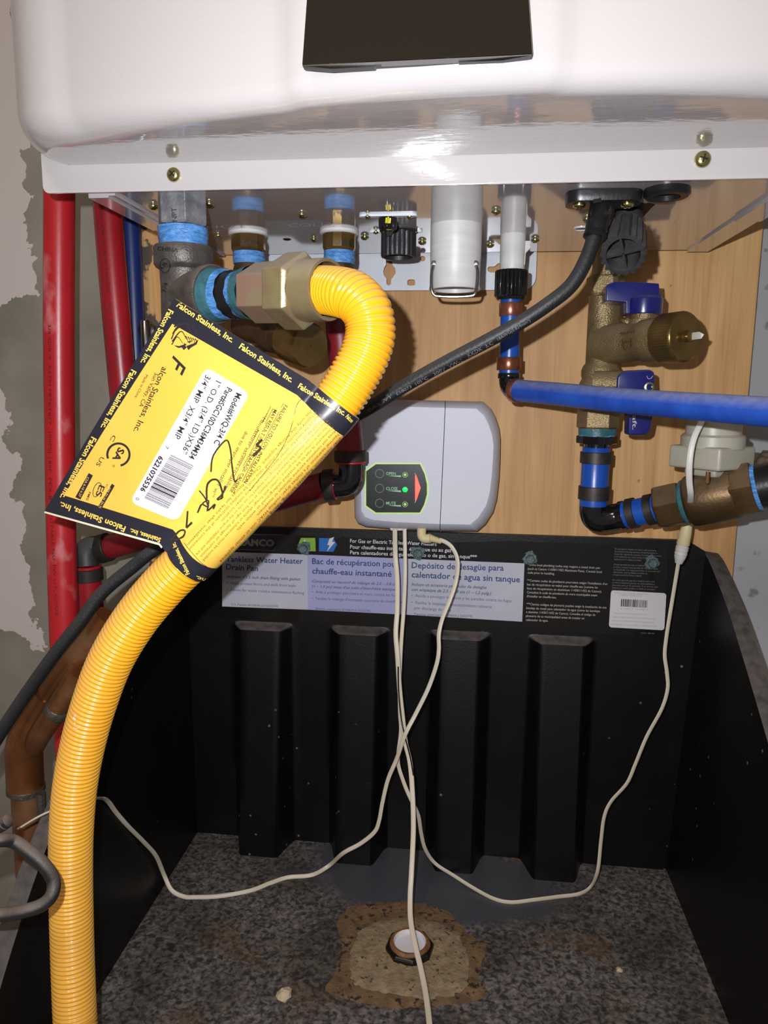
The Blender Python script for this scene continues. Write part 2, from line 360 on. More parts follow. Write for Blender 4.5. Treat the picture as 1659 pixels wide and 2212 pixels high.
def mat_wall():       # cement board with rough patches of joint compound on the left, painted grey on the right
    m = bpy.data.materials.new('cement'); MATS['cement'] = m; m.use_nodes = True; nt = m.node_tree; N = nt.nodes; L = nt.links; b = N['Principled BSDF']
    tc = N.new('ShaderNodeTexCoord'); sx = N.new('ShaderNodeSeparateXYZ'); L.new(tc.outputs['Object'], sx.inputs[0])
    def noise(sc, det=8):
        n = N.new('ShaderNodeTexNoise'); n.inputs['Scale'].default_value = sc; n.inputs['Detail'].default_value = det; L.new(tc.outputs['Object'], n.inputs[0]); return n
    def math(op, a, b_, c=None, clamp=False):
        k = N.new('ShaderNodeMath'); k.operation = op; k.use_clamp = clamp
        for i, q in enumerate((a, b_, c)):
            if q is None: continue
            if isinstance(q, (int, float)): k.inputs[i].default_value = q
            else: L.new(q, k.inputs[i])
        return k.outputs[0]
    nz = noise(24); nf = noise(90, 6)
    edge = math('MULTIPLY_ADD', nz.outputs['Fac'], .05, -.025); edge = math('ADD', edge, math('MULTIPLY_ADD', nf.outputs['Fac'], .022, -.011))
    xx = math('ADD', sx.outputs[0], edge); zz = math('ADD', sx.outputs[2], edge)
    # upper patch: x < -0.392 above z=.045 ; lower patch x < -0.378 between z=-.02 and z=-.25
    up = math('MULTIPLY', math('LESS_THAN', xx, -.408), math('GREATER_THAN', zz, .085))
    lw = math('MULTIPLY', math('LESS_THAN', math('MULTIPLY_ADD', zz, .08, xx), -.452), math('MULTIPLY', math('LESS_THAN', zz, .0), math('GREATER_THAN', math('MULTIPLY_ADD', xx, .9, zz), -.66)))
    msk = math('MAXIMUM', up, lw)
    base = N.new('ShaderNodeValToRGB'); L.new(noise(14).outputs['Fac'], base.inputs[0]); e = base.color_ramp.elements
    e[0].position = .3; e[0].color = lin((112, 108, 98)); e[1].position = .7; e[1].color = lin((142, 136, 124))
    mx = N.new('ShaderNodeMix'); mx.data_type = 'RGBA'; L.new(msk, mx.inputs[0]); L.new(base.outputs[0], mx.inputs[6]); mx.inputs[7].default_value = lin((192, 182, 178))
    rt = math('GREATER_THAN', sx.outputs[0], .1)
    m2 = N.new('ShaderNodeMix'); m2.data_type = 'RGBA'; L.new(rt, m2.inputs[0]); L.new(mx.outputs[2], m2.inputs[6]); 
    rb = N.new('ShaderNodeValToRGB'); L.new(noise(60).outputs['Fac'], rb.inputs[0]); e = rb.color_ramp.elements
    e[0].position = .28; e[0].color = lin((116, 114, 112)); e[1].position = .36; e[1].color = lin((158, 158, 160)); L.new(rb.outputs[0], m2.inputs[7])
    L.new(m2.outputs[2], b.inputs['Base Color']); b.inputs['Roughness'].default_value = .85
    h = math('MULTIPLY_ADD', msk, .6, math('MULTIPLY', nf.outputs['Fac'], .5))
    bp = N.new('ShaderNodeBump'); bp.inputs['Strength'].default_value = .5; bp.inputs['Distance'].default_value = .0012; L.new(h, bp.inputs['Height']); L.new(bp.outputs[0], b.inputs['Normal'])
mat_wall()

def mat_pan(name, floor):
    m = bpy.data.materials.new(name); MATS[name] = m; m.use_nodes = True; nt = m.node_tree; N = nt.nodes; L = nt.links; b = N['Principled BSDF']
    tc = N.new('ShaderNodeTexCoord')
    def noise(sc, det=8, dist=0):
        n = N.new('ShaderNodeTexNoise'); n.inputs['Scale'].default_value = sc; n.inputs['Detail'].default_value = det; n.inputs['Distortion'].default_value = dist; L.new(tc.outputs['Object'], n.inputs[0]); return n.outputs['Fac']
    def mr(x, a, c, d=0., e=1.):
        k = N.new('ShaderNodeMapRange'); L.new(x, k.inputs[0]); k.inputs[1].default_value = a; k.inputs[2].default_value = c; k.inputs[3].default_value = d; k.inputs[4].default_value = e; return k.outputs[0]
    def mul(a, c):
        k = N.new('ShaderNodeMath'); k.operation = 'MULTIPLY'; L.new(a, k.inputs[0]); L.new(c, k.inputs[1]); return k.outputs[0]
    def mixc(f, a, c):
        k = N.new('ShaderNodeMix'); k.data_type = 'RGBA'; L.new(f, k.inputs[0])
        for i, q in ((6, a), (7, c)):
            if isinstance(q, tuple): k.inputs[i].default_value = q
            else: L.new(q, k.inputs[i])
        return k.outputs[2]
    if floor:       # limescale and dirt film over most of the base, smooth plastic behind the outlet with the flash sheen painted into its lighter grey
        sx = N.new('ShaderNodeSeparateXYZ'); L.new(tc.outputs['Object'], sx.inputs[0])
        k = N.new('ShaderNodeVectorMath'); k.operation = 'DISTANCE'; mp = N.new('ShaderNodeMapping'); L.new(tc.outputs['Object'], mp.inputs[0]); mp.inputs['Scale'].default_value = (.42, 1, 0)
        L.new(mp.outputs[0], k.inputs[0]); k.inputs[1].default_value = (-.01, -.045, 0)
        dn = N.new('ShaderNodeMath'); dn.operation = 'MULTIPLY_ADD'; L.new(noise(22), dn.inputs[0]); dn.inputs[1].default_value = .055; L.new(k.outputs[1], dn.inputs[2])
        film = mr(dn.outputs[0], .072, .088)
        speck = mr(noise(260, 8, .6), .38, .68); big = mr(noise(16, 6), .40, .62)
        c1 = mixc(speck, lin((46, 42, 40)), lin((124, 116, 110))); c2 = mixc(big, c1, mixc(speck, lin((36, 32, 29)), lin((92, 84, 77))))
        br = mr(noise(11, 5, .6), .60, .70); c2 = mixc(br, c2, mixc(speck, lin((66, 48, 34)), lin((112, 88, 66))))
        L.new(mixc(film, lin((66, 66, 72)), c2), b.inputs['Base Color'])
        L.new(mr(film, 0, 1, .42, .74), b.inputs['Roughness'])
        bp = N.new('ShaderNodeBump'); L.new(mr(film, 0, 1, .02, .6), bp.inputs['Strength']); bp.inputs['Distance'].default_value = .0012; L.new(noise(170, 8, 1.0), bp.inputs['Height']); L.new(bp.outputs[0], b.inputs['Normal'])
    else:
        v = N.new('ShaderNodeTexVoronoi'); v.inputs['Scale'].default_value = 70; L.new(tc.outputs['Object'], v.inputs[0])
        dot = mr(v.outputs['Distance'], .06, .10, 1, 0); dot = mul(dot, mr(noise(9), .52, .56)); 
        sx = N.new('ShaderNodeNewGeometry'); sp = N.new('ShaderNodeSeparateXYZ'); L.new(sx.outputs['Normal'], sp.inputs[0])
        upd = mul(mr(sp.outputs[2], .25, .7), mr(noise(140), .2, .6, .35, 1.))
        c = mixc(mr(noise(30), .5, .8, 0, .5), lin((9, 8, 8)), lin((20, 19, 18)))
        c = mixc(dot, c, lin((104, 102, 98))); c = mixc(upd, c, lin((84, 78, 74))); L.new(c, b.inputs['Base Color'])
        L.new(mr(upd, 0, 1, .40, .85), b.inputs['Roughness']); b.inputs['Specular IOR Level'].default_value = .35
        bp = N.new('ShaderNodeBump'); bp.inputs['Strength'].default_value = .15; bp.inputs['Distance'].default_value = .001; L.new(noise(500, 3), bp.inputs['Height']); L.new(bp.outputs[0], b.inputs['Normal'])
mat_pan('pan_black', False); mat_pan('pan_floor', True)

# ================================================================== SETTING
b = MB(); b.box((-1.1, .018, -1.1), (1.1, .12, 1.2)); wall = b.build('wall_back', 'cement', smooth=0); wall['kind'] = 'structure'
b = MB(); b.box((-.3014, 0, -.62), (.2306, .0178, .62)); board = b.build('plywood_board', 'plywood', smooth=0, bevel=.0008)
tag(board, 'tan plywood board fixed to the grey wall behind the heater pipes', 'board')

# ================================================================== WATER HEATER
H = thing('water_heater', 'large glossy white wall-mounted heater cabinet with exposed underside fittings', 'water heater', (-.022, -.02, .115))
ZB = .115; XL, XR, YF, YB = -.229, .183, -.2255, -.018
b = MB(); b.box((XL, YF + .002, ZB), (XR, YB, .60)); b.build('casing', 'casing_paint', H, smooth=0, bevel=.0012)
for x0, x1 in ((XL - .0006, XL + .016), (XR - .016, XR + .0006)):
    b = MB(); b.box((x0, YF + .006, ZB - .0016), (x1, YB - .001, ZB + .0005))
    for t in (.35,): b.box((x0, YF + .006, ZB - .0028), (x1 - .004 if x0 < 0 else x1, YF + .006 + .09, ZB - .0014))
    b.build('side_lip', 'casing_paint', H, smooth=0, bevel=.0004)
# flange along the front of the bottom
ZC = .1292
b = MB(); o = rrect(-.2545, ZB - .0012, .2095, ZC + .02, .004)
b.prism([(x, YF, z) for x, z in o], Vector((0, .0022, 0))); b.build('bottom_flange', 'white_paint', H, bevel=.0005)
# front cover: bowed in plan with rolled lower edge and raised centre strip
def yf(x): return -.3175 + .75*(x - .02)**2 - .0035*ss(-.092, -.079, x)*(1 - ss(.028, .041, x))
outline = []
xl, xr, rc = -.2560, .2080, .048
yl = yf(xl + rc) + rc; yr = yf(xr - rc) + rc
for k in range(8): outline.append((Vector((xl, -.05 + (yl + .05)*k/8)), Vector((1, 0)), 1.0))
for k in range(13):
    a = radians(90*k/12); outline.append((Vector((xl + rc - rc*cos(a), yl - rc*sin(a))), Vector((cos(a), sin(a))), 1 - .25*k/12))
n = 90
for k in range(1, n):
    x = xl + rc + (xr - xl - 2*rc)*k/n; s = (yf(x + .001) - yf(x - .001))/.002; e = min(k, n-k)/n
    outline.append((Vector((x, yf(x))), Vector((-s, 1)).normalized(), max(0, .75*(1 - e*4.5))))
for k in range(13):
    a = radians(90*k/12); outline.append((Vector((xr - rc + rc*sin(a), yr - rc*cos(a))), Vector((-sin(a), cos(a))), .75 + .25*k/12))
for k in range(1, 9): outline.append((Vector((xr, yr + (-.05 - yr)*k/8)), Vector((-1, 0)), 1.0))
rows = []
for p, nn, kk in outline:
    R = .0105 + .009*kk; zf0 = ZC - .0015*ss(0, .085, YF - p.y); row = [(p.x, p.y, .62), (p.x, p.y, .30), (p.x, p.y, zf0 + R)]
    for j in range(1, 11):
        a = radians(90*j/10); row.append((p.x + nn.x*R*(1-cos(a)), p.y + nn.y*R*(1-cos(a)), zf0 + R - R*sin(a)))
    q = row[-1]
    if q[1] < YF - .001:
        for t in (.3, .65, 1.0): row.append((q[0] + (max(-.2530, min(.205, q[0])) - q[0])*t, q[1] + (YF - .0002 - q[1])*t, zf0 + (ZC - zf0)*t - .0004*sin(pi*t)))
    else:
        for t in (.3, .65, 1.0): row.append((q[0] + nn.x*.0003*t, q[1], ZC))
    rows.append(row)
m_ = len(rows[0]); vs = [q for r in rows for q in r]
fs = [(i*m_ + j, (i+1)*m_ + j, (i+1)*m_ + j + 1, i*m_ + j + 1) for i in range(len(rows)-1) for j in range(m_-1)]
b = MB(); b.add(vs, fs); cover = b.build('front_cover', 'white_paint', H, smooth=50)
# black glossy window on the cover
b = MB(); yb_ = -.3265
BL, BR = P(652, 140, yb_), P(1151, 116, yb_); TL, TR = P(662, 0, yb_), P(1143, 0, yb_)
TL = BL + (TL-BL)*3; TR = BR + (TR-BR)*3; bk = Vector((0, .006, 0))
lowr = [P(652, 140, yb_), P(715, 146, yb_ + .002), P(808, 141, yb_ + .002), P(810, 137, yb_ + .002), P(990, 128, yb_ + .002), P(992, 131, yb_ + .002), P(1085, 128, yb_ + .002), P(1151, 116, yb_)]
b.prism([BL, BR, TR, TL], bk)
b.build('display_window', 'black_gloss', H, smooth=0, bevel=.0006)
b = MB(); mid = Vector((0, .0012, 0))
b.prism([p + Vector((0, .0012, 0)) for p in lowr] + [BR + Vector((-.001, .0012, .004)), BL + Vector((.001, .0012, .004))], Vector((0, .004, 0)))
b.build('window_frame', 'panel_black', H, smooth=0)
# screws
def screw_mesh():
    b = MB(); b.lathe((0, 0, 0), (0, 0, 1), [(-.002, .0016), (0, .0016), (0, .0037), (.0006, .0039), (.0016, .0036), (.0024, .0027), (.0028, .0015), (.0029, 0.0002)], n=20, cap=False)
    for a in (0, pi/2): b.box((-.0019, -.00035, .0026), (.0019, .00035, .00305), 1, Matrix.Rotation(a + .4, 4, 'Z'))
    return b.build('screw', ['zinc', 'screw_dark'], None)
SC = screw_mesh(); first = [True]
def screw(p, ax, parent, s=1.0, m=None, rot=0):
    o = SC if first[0] else SC.copy()
    if not first[0]: COL.objects.link(o)
    first[0] = False; o.parent = parent
    q = Vector(ax).to_track_quat('Z', 'Y').to_matrix().to_4x4() @ Matrix.Rotation(rot, 4, 'Z'); q.translation = Vector(p) - parent.location
    o.matrix_basis = q @ Matrix.Diagonal((s, s, s, 1)); return o
for i, (u, v) in enumerate(((331, 444), (364, 425), (452, 439), (652, 462), (471, 508), (678, 516), (788, 511), (912, 522), (1059, 528), (1071, 456), (1156, 517), (1268, 472))):
    screw(PZ(u, v, ZB - .0005), (0, 0, -1), H, .82 if i not in (4, 5) else .7, rot=i)
screw(P(376, 378, YF), (0, -1, 0), H, 1.05, rot=.3); screw(P(1517, 345, YF), (0, -1, 0), H, 1.12, rot=.9)
b = MB(); b.lathe(PZ(620, 517, ZB), (0, 0, -1), [(-.001, .003), (.0002, .0032), (.0006, .0022), (.0002, .001)], 16); b.build('rivet_hole', 'screw_dark', H)
c = PZ(1256, 493, ZB); b = MB(); b.lathe(c, (0, 0, -1), [(-.001, .0056), (.0006, .0056), (.0008, .0048), (.0002, .0044)], 24, cap=False); b.lathe(c, (0, 0, -1), [(-.001, .0044), (.0001, .0044)], 20, 1); b.build('drain_hole', ['white_metal', 'screw_dark'], H)
# embossed lettering beside the water connections
b = MB(); fp = lambda u, v: PZ(u, v, ZB - .0004)
text(b, fp, 'HOT', (446, 494), (534, 492), 7); b.build('embossed_lettering', 'white_metal', H); b = MB(); text(b, fp, 'COLD', (622, 490), (716, 488), 7); b.build('embossed_lettering', 'white_metal', H)

# gas inlet hex
def vstack(u, y, items, name_parent=None):
    return P(u, 600, y)
gx = P(394, 470, -.205); gp = Vector((gx.x, -.205, 0))
def ztop(v, p):                               # height of pixel row v on the vertical line through p
    best = None; lo_, hi_ = -.6, .4
    for _ in range(40):
        z = (lo_ + hi_)/2; c = Vector((p.x, p.y, z)) - CP; vv = 1106 + c.dot(down)/c.dot(fwd)*F
        if vv > v: lo_ = z
        else: hi_ = z
    return z
def xcorr(u, v, y): return P(u, v, y)
b = MB(); hx = .0154
b.lathe((gp.x, gp.y, ZB + .001), (0, 0, -1), [(0, hx*.93), (.001, hx), (ZB - ztop(481, gp + Vector((0, -.015, 0))) - .001, hx), (ZB - ztop(482, gp + Vector((0, -.015, 0))), hx*.95)], 6, rot=radians(62), cap=True)
gas_in = b.build('gas_inlet', 'galvanised', H, smooth=0, bevel=.0005)
b = MB(); text(b, on(bvh(gas_in)), 'NPT', (383, 478), (381, 448), 11, up=1, bold=.01); b.build('stamped_lettering', 'ink', H)
# brass water connections
def nipple(u0, u1, vt, y, txt):
    c = P((u0+u1)/2, vt, y); r = px((u1-u0)/2, c); zt = ZB + .0005; g = Vector((c.x, c.y, 0))
    b = MB(); b.lathe((c.x, c.y, zt), (0, 0, -1), [(0, r), (.0125, r), (.0145, r*.92)], 12, rot=.2); o = b.build('water_connection', 'brass_smooth', H, smooth=20, bevel=.0003)
    b = MB(); b.lathe((c.x, c.y, zt), (0, 0, -1), [(0, r*1.16), (.0022, r*1.18), (.003, r*1.1)], 32); w_ = b.build('gasket_ring', 'pvc_white', H)
    t = MB(); text(t, on(bvh(o)), 'NPT', ((u0+u1)/2 + 22, vt + 1), ((u0+u1)/2 - 17, vt + 1), 9, bold=.02); t.build('stamped_lettering', 'ink', H)
    return c, r
n1, r1 = nipple(500, 573, 518, -.105, 0); n2, r2 = nipple(697, 768, 518, -.105, 0)

# water filter knobs
c = PZ(838, 468, ZB); c = Vector((c.x, -.165, ZB))
kp = P(838, 460, -.150); kn = lambda R, nr, d: (lambda a: R - d*(0.5 + 0.5*cos(nr*a))**3)
b = MB(); b.lathe((kp.x, -.150, ZB), (0, 0, -1), [(-.001, .005), (.0004, .0052)], 12); zs = ztop(497, kp)
r = px(20, kp); b.lathe((kp.x, -.150, ZB), (0, 0, -1), [(.0002, kn(r*.92, 14, .0004)), (.0012, kn(r, 14, .0006)), (ZB-zs-.001, kn(r, 14, .0006)), (ZB-zs, r*.86)], 112)
kb = b.build('filter_screw_knob', 'black_shiny', H, smooth=30)
t = MB(); kt = on(bvh(kb))
for q in ((835, 470), (839, 468), (843, 471)): stroke(t, kt, [q, (q[0]-1, 482), (q[0]+1, 496)], 3, sub=1)
t.build('yellow_mark', 'yellow_mark', H)
for (u0, u1, v, y) in ((776, 902, 467, -.155), (797, 913, 501, -.118)):
    A_, B_ = PZ(u0, v, ZB - .0006), PZ(u1, v, ZB - .0006); hw = .0028 if v < 480 else .0022
    b = MB(); loop = [(A_.x + hw - hw*cos(a), A_.y - hw*sin(a)) for a in [pi*k/8 - pi/2 for k in range(9)]]
    loop = [(A_.x + hw + hw*cos(pi/2 + pi*k/8), A_.y + hw*sin(pi/2 + pi*k/8)) for k in range(9)] + [(B_.x - hw + hw*cos(-pi/2 + pi*k/8), A_.y + hw*sin(-pi/2 + pi*k/8)) for k in range(9)]
    b.prism([(x, y_, ZB - .0014) for x, y_ in loop], Vector((0, 0, .0014))); b.build('retainer_plate', 'white_metal', H, smooth=0)
    for uu in ((794, 885) if v < 480 else (812, 898)): screw(PZ(uu, v, ZB - .0012), (0, 0, -1), H, .5)
kp = P(861, 530, -.105); r = px(38, kp); za = ZB; zb = ztop(556, kp)
b = MB(); h = za - zb
prof = [(0, r*1.08), (.001, r*1.1), (.0016, r)] + [(h*k, kn(r, 18, .0008)) for k in (.12, .5, .95)] + [(h, kn(r*.97, 18, .0006)), (h, r*.82), (h*.75, r*.8), (h*.55, r*.78), (h*.55, .0005)]
b.lathe((kp.x, -.105, za), (0, 0, -1), prof, 144, cap=False); b.build('filter_cap', 'black_plastic_dusty', H, smooth=30)
b = MB(); b.lathe((P(838, 500, -.128).x, -.128, ZB), (0, 0, -1), [(0, .0035), (.006, .0035), (.008, .002)], 16); b.build('filter_pin', 'steel_wire', H)

# white condensate trap cylinder with wire bail
c = P(983, 600, -.118); r = px(56.5, c); zb = ztop(630, c)
b = MB(); h = ZB - zb; y0 = -.118
b.lathe((c.x, y0, ZB + .001), (0, 0, -1), [(0, r*.97), (.004, r*.975), (h*.55, r*.965), (h*.56, r*.955), (h*.92, r*.955), (h*.985, r*.99), (h, r*.97), (h, r*.8), (h*.9, r*.78), (h*.9, .001)], 64, cap=False)
b.build('condensate_trap', 'pvc_white', H, smooth=30)
yfr = y0 - r*.55
pl = [P(939, 572, yfr), P(935, 578, yfr-.003), P(932, 592, yfr-.004), P(932, 622, yfr-.006), P(937, 636, yfr-.006), P(948, 640, yfr-.006), P(985, 641, yfr-.006), P(1018, 639, yfr-.006), P(1026, 633, yfr-.006), P(1029, 620, yfr-.005), P(1031, 592, yfr-.004), P(1030, 578, yfr-.003), P(1026, 573, yfr)]
b = MB(); b.tube(catmull(pl, 6), .0010, 10); b.build('wire_bail', 'steel_wire', H)
b = MB()
for u in (938, 1028): b = MB(); b.lathe(P(u, 572, yfr + .004), (0, -1, 0), [(0, .002), (.0055, .002), (.0058, .001)], 12); b.build('bail_pivot', 'steel_wire', H)
# white drain spout
c = P(1107, 560, -.085); r = px(27.5, c); zb = ztop(590, c); h = ZB - zb
b = MB(); b.lathe((c.x, -.085, ZB + .001), (0, 0, -1), [(0, r), (h*.9, r*.97), (h + .004, r*.96)], 40)
tb = P(1131, 525, -.09); tx = lambda u, v: P(u, v, -.088)
b.prism([tx(1130, 520), tx(1146, 520), tx(1146, 536), tx(1136, 546), tx(1134, 572), tx(1128, 572)], Vector((0, .004, 0)))
b.build('drain_spout', 'pvc_white', H, smooth=30, bevel=.0003)
kn2 = P(1104, 620, -.085); zt = ztop(585, kn2); zl = ztop(649, kn2); r = px(35.5, kn2)
b = MB(); g = zt - zl
b.lathe((kn2.x, -.085, zt), (0, 0, -1), [(0, r*.62), (0, kn(r*.96, 22, .0005)), (.0012, kn(r, 22, .0008)), (g*.86, kn(r, 22, .0008)), (g*.9, kn(r*.9, 22, .0006)), (g, r*.82), (g, r*.55)], 176, cap=False)
b.build('spout_nut', 'black_shiny', H, smooth=30)
# wall bracket with keyhole slots
yb = -.009; q = lambda u, v: (lambda p: (p.x, p.z))(P(u, v, yb - .001))
x0, z0 = q(770, 628); x1, _ = q(1158, 590); _, z1 = q(900, 480)
outer = rrect(x0 - .10, z0, x1, z1 + .03, .010)
def circ(u, v, ru, rv, n=16): return [q(u + ru*cos(2*pi*k/n), v + rv*sin(2*pi*k/n)) for k in range(n)]
key1 = [q(*p) for p in ((834, 563), (847, 563), (848, 572), (854, 580), (855, 590), (849, 599), (845, 604), (845, 613), (841, 617), (837, 616), (835, 612), (835, 602), (830, 596), (828, 587), (830, 578), (834, 572))]
key2 = [q(*p) for p in ((1056, 576), (1068, 576), (1076, 569), (1090, 567), (1100, 572), (1100, 592), (1090, 592), (1078, 589), (1060, 589), (1054, 586), (1053, 580))]
sq = [q(u, v) for u, v in rrect(880, 604, 897, 617, 4, 3)]
bracket = plate('wall_bracket', outer, [key1, key2, circ(913, 559, 6.2, 6), sq], yb - .0015, yb, 'white_metal', H)
b = MB(); b.box((x0 - .09, yb, z0 + .02), (x1 - .02, 0, z1)); 
# power inlet gland, grommet, large ribbed cap
def fl(u, v): return PZ(u, v, ZB)
g1 = PZ(1303, 412, ZB); gy = g1.y
b = MB(); cx = P(1303, 420, -.197).x; pr = [(cx + x, -.197 + y) for x, y in rrect(-.0215, -.011, .0215, .011, .008)]
b.prism([(x, y, ZB) for x, y in pr], None, top=[(cx + (x-cx)*.97, -.197 + (y+.197)*.95, ZB - .0065) for x, y in pr]); b.build('power_gland', 'black_plastic', H, bevel=.0006)
for dx in (-.0135, .0135): screw((cx + dx, -.199, ZB - .0063), (0, 0, -1), H, .95, rot=dx*100)
gc = P(1443, 408, -.205); b = MB(); b.lathe((gc.x, -.203, ZB + .001), (0, 0, -1), [(0, .0125), (.004, .0128), (.0055, .0115), (.0055, .0075), (.003, .0065), (.0025, .001)], 40, cap=False); b.build('rubber_grommet', 'black_plastic', H)
tri = [PZ(1318, 444, ZB - .0003), PZ(1330, 441, ZB - .0003), PZ(1398, 439, ZB - .0003), PZ(1415, 442, ZB - .0003), PZ(1404, 452, ZB - .0003), PZ(1384, 475, ZB - .0003), PZ(1318, 475, ZB - .0003)]
b = MB(); b.prism(tri, Vector((0, 0, .001))); b.build('trap_opening', 'screw_dark', H, smooth=0)
A0 = P(1357, 470, -.150); A1 = P(1346, 551, -.200); ax = (A1 - A0).normalized(); Lc = (A1-A0).length
b = MB(); r0 = px(33, A0); r1 = px(46, A1); 
def star(R, d): return lambda a: R - d*abs(((a*18/(2*pi)) % 1)*2 - 1)
b.lathe(A0 - ax*.012, ax, [(0, r0*.8), (.012, r0*.92), (.012 + Lc*.35, r0*1.02), (.012 + Lc*.36, r0*1.1)], 40)
b.lathe(A0, ax, [(Lc*.38, star(r1*.9, .0005)), (Lc*.42, star(r1*.97, .0016)), (Lc*.96, star(r1*1.06, .0022)), (Lc, star(r1*1.06, .0022)), (Lc, r1*.78), (Lc*.72, r1*.76), (Lc*.72, .0003)], 144, cap=False)
e1 = (Vector((0, 0, 1)) - ax*ax.z).normalized(); fr = frame(A1 - ax*.0075, e1, ax.cross(e1)); 
for a in (radians(12), radians(102)): b.box((-r1*.78, -.0006, -.004), (r1*.78, .0006, .0055), 0, fr @ Matrix.Rotation(a, 4, 'Z') @ Matrix.Scale(-1, 4, (0, 0, 1)) if False else fr @ Matrix.Rotation(a, 4, 'Z'))
b.box((-.001, -.006, -.002), (.001, .006, .0), 0, frame(A0 + Vector((0, -r0, 0)) + ax*.004, (1, 0, 0), ax))
b.build('trap_cap', 'black_plastic_dusty', H, smooth=28)

# ================================================================== POWER CORD
cord = thing('power_cord', 'thick black round power cord sloping down from the heater behind the yellow hose', 'cord', (cx, -.195, ZB - .006))
cp = path([(1303, 425, -.195), (1296, 460, -.2), (1285, 508, -.205), (1264, 566, -.208), (1232, 618, -.209), (1180, 660, -.209), (1120, 699, -.208), (1050, 738, -.206), (960, 785, -.202), (880, 830, -.198), (800, 880, -.194), (700, 935, -.19), (560, 1030, -.19), (440, 1115, -.2), (330, 1190, -.208), (290, 1222, -.21), (220, 1281, -.215), (172, 1345, -.22), (116, 1416, -.225), (52, 1506, -.23), (0, 1585, -.235), (-60, 1680, -.24)], 8)
b = MB(); b.tube(cp, lambda s: .0043, 20); co = b.build('cord_jacket', 'rubber', cord)
sp = path([(1303, 417, -.195), (1301, 435, -.197), (1296, 460, -.2), (1290, 485, -.203), (1285, 512, -.205)], 6)
b = MB(); b.tube(sp, [.0068 - .0006*i/len(sp) for i in range(len(sp))], 20)
for i, (u, v) in enumerate(((1290, 434), (1312, 460), (1283, 476), (1303, 500))):
    p = P(u, v, -.207); b.box((-.0022, -.0008, -.0011), (.0022, .0008, .0011), 1, frame(p, (1, 0, .15), (0, 1, 0)))
p = sp[-1]; b.lathe(p, (sp[-1]-sp[-2]), [(-.003, .0062), (0, .0068), (.001, .0055)], 20)
b.build('strain_relief', ['black_plastic', 'black_gloss'], cord)
t = MB(); sf = on(bvh(co))
def along(pts):
    cs = [Vector(p) for p in pts]; 
    return cs
text(t, sf, '(UL) SVT', (796, 889), (848, 858), 6, mi=0); text(t, sf, 'E58073  105°C', (858, 854), (925, 818), 6.5); text(t, sf, '300V  VW-1', (938, 812), (998, 781), 7)
text(t, sf, 'KKDK  3/C', (1012, 772), (1066, 743), 8); text(t, sf, '18AWG(0.824mm²)', (1076, 736), (1146, 694), 7)
t.build('cord_lettering', 'grey_print', cord)

# ================================================================== TEE, UNIONS AND YELLOW HOSE
TC = P(396, 640, -.205); AE = P(690, 627, -.262); hax = (AE - TC).normalized()
TC = Vector((gp.x, gp.y, TC.z))
AE = P(690, 627, -.262); hax = (AE - TC).normalized()
def tu(u):                                  # distance along the nipple axis where it crosses pixel column u
    lo_, hi_ = 0, .3
    for _ in range(40):
        t = (lo_+hi_)/2; c = TC + hax*t - CP; uu = 829.5 + c.dot(right)/c.dot(fwd)*F
        if uu < u: lo_ = t
        else: hi_ = t
    return t
tee = thing('pipe_tee', 'black iron pipe tee hanging under the heater gas inlet', 'pipe fitting', (TC.x, TC.y, TC.z))
zc = ztop(521, TC + Vector((0, -.0175, 0)))
b = MB(); b.lathe((TC.x, TC.y, zc), (0, 0, -1), [(0, .0135), (0, .0170), (.0012, .0178), (.0110, .0178), (.0125, .0168), (.0140, .0146), (.025, .0142), (zc - TC.z + .018, .0146), (zc - TC.z + .035, .0148)], 48)
tr = tu(466)
b.lathe(TC, hax, [(0, .0146), (tr - .014, .0148), (tr - .009, .0165), (tr - .006, .0175), (tr - .001, .0175), (tr, .0168), (tr, .0135), (tr-.004, .013)], 48)
b.tube([TC + Vector((0, 0, -.022)), TC + Vector((0, 0, -.034))], .0175, 40)
teeb = b.build('tee_body', 'black_iron', tee, smooth=40)
t = MB(); sf = on(bvh(teeb), .0003); text(t, sf, 'CHINA', (340, 541), (385, 545), 9, bold=.02); stroke(t, sf, [(357 + 11*cos(a), 574 + 15*sin(a)) for a in [2*pi*k/16 for k in range(16)]], 1.6, closed=True)
text(t, sf, 'UL', (352, 582), (363, 566), 8, bold=.01); text(t, sf, '3/4', (358, 633), (364, 612), 9); t.build('cast_lettering', 'rubber', tee)
b = MB(); zh = ztop(481.5, gp + Vector((0, -.015, 0))); random.seed(4)
wob = lambda R, d, k: (lambda a: R + d*(sin(3*a + k) + .6*sin(7*a + 2*k) + .4*sin(13*a + k*3)))
b.lathe((TC.x, TC.y, zh + .001), (0, 0, -1), [(0, .0120), (.0008, wob(.0146, .0003, 1)), (.004, wob(.0150, .0002, 2)), (.007, wob(.0148, .0002, 3)), (zh + .001 - zc + .0005, wob(.0142, .0002, 3))], 72); b.build('thread_sealant', 'sealant_blue', tee)
b = MB(); t0, t1 = tr, tu(489); b.lathe(TC, hax, [(t0-.002, .0135), (t0, wob(.0158, .0001, 1)), (t0 + (t1-t0)*.6, wob(.0148, .0002, 2)), (t1, wob(.0136, .0002, 1))], 60, cap=False); b.build('thread_sealant', 'sealant_teal', tee)

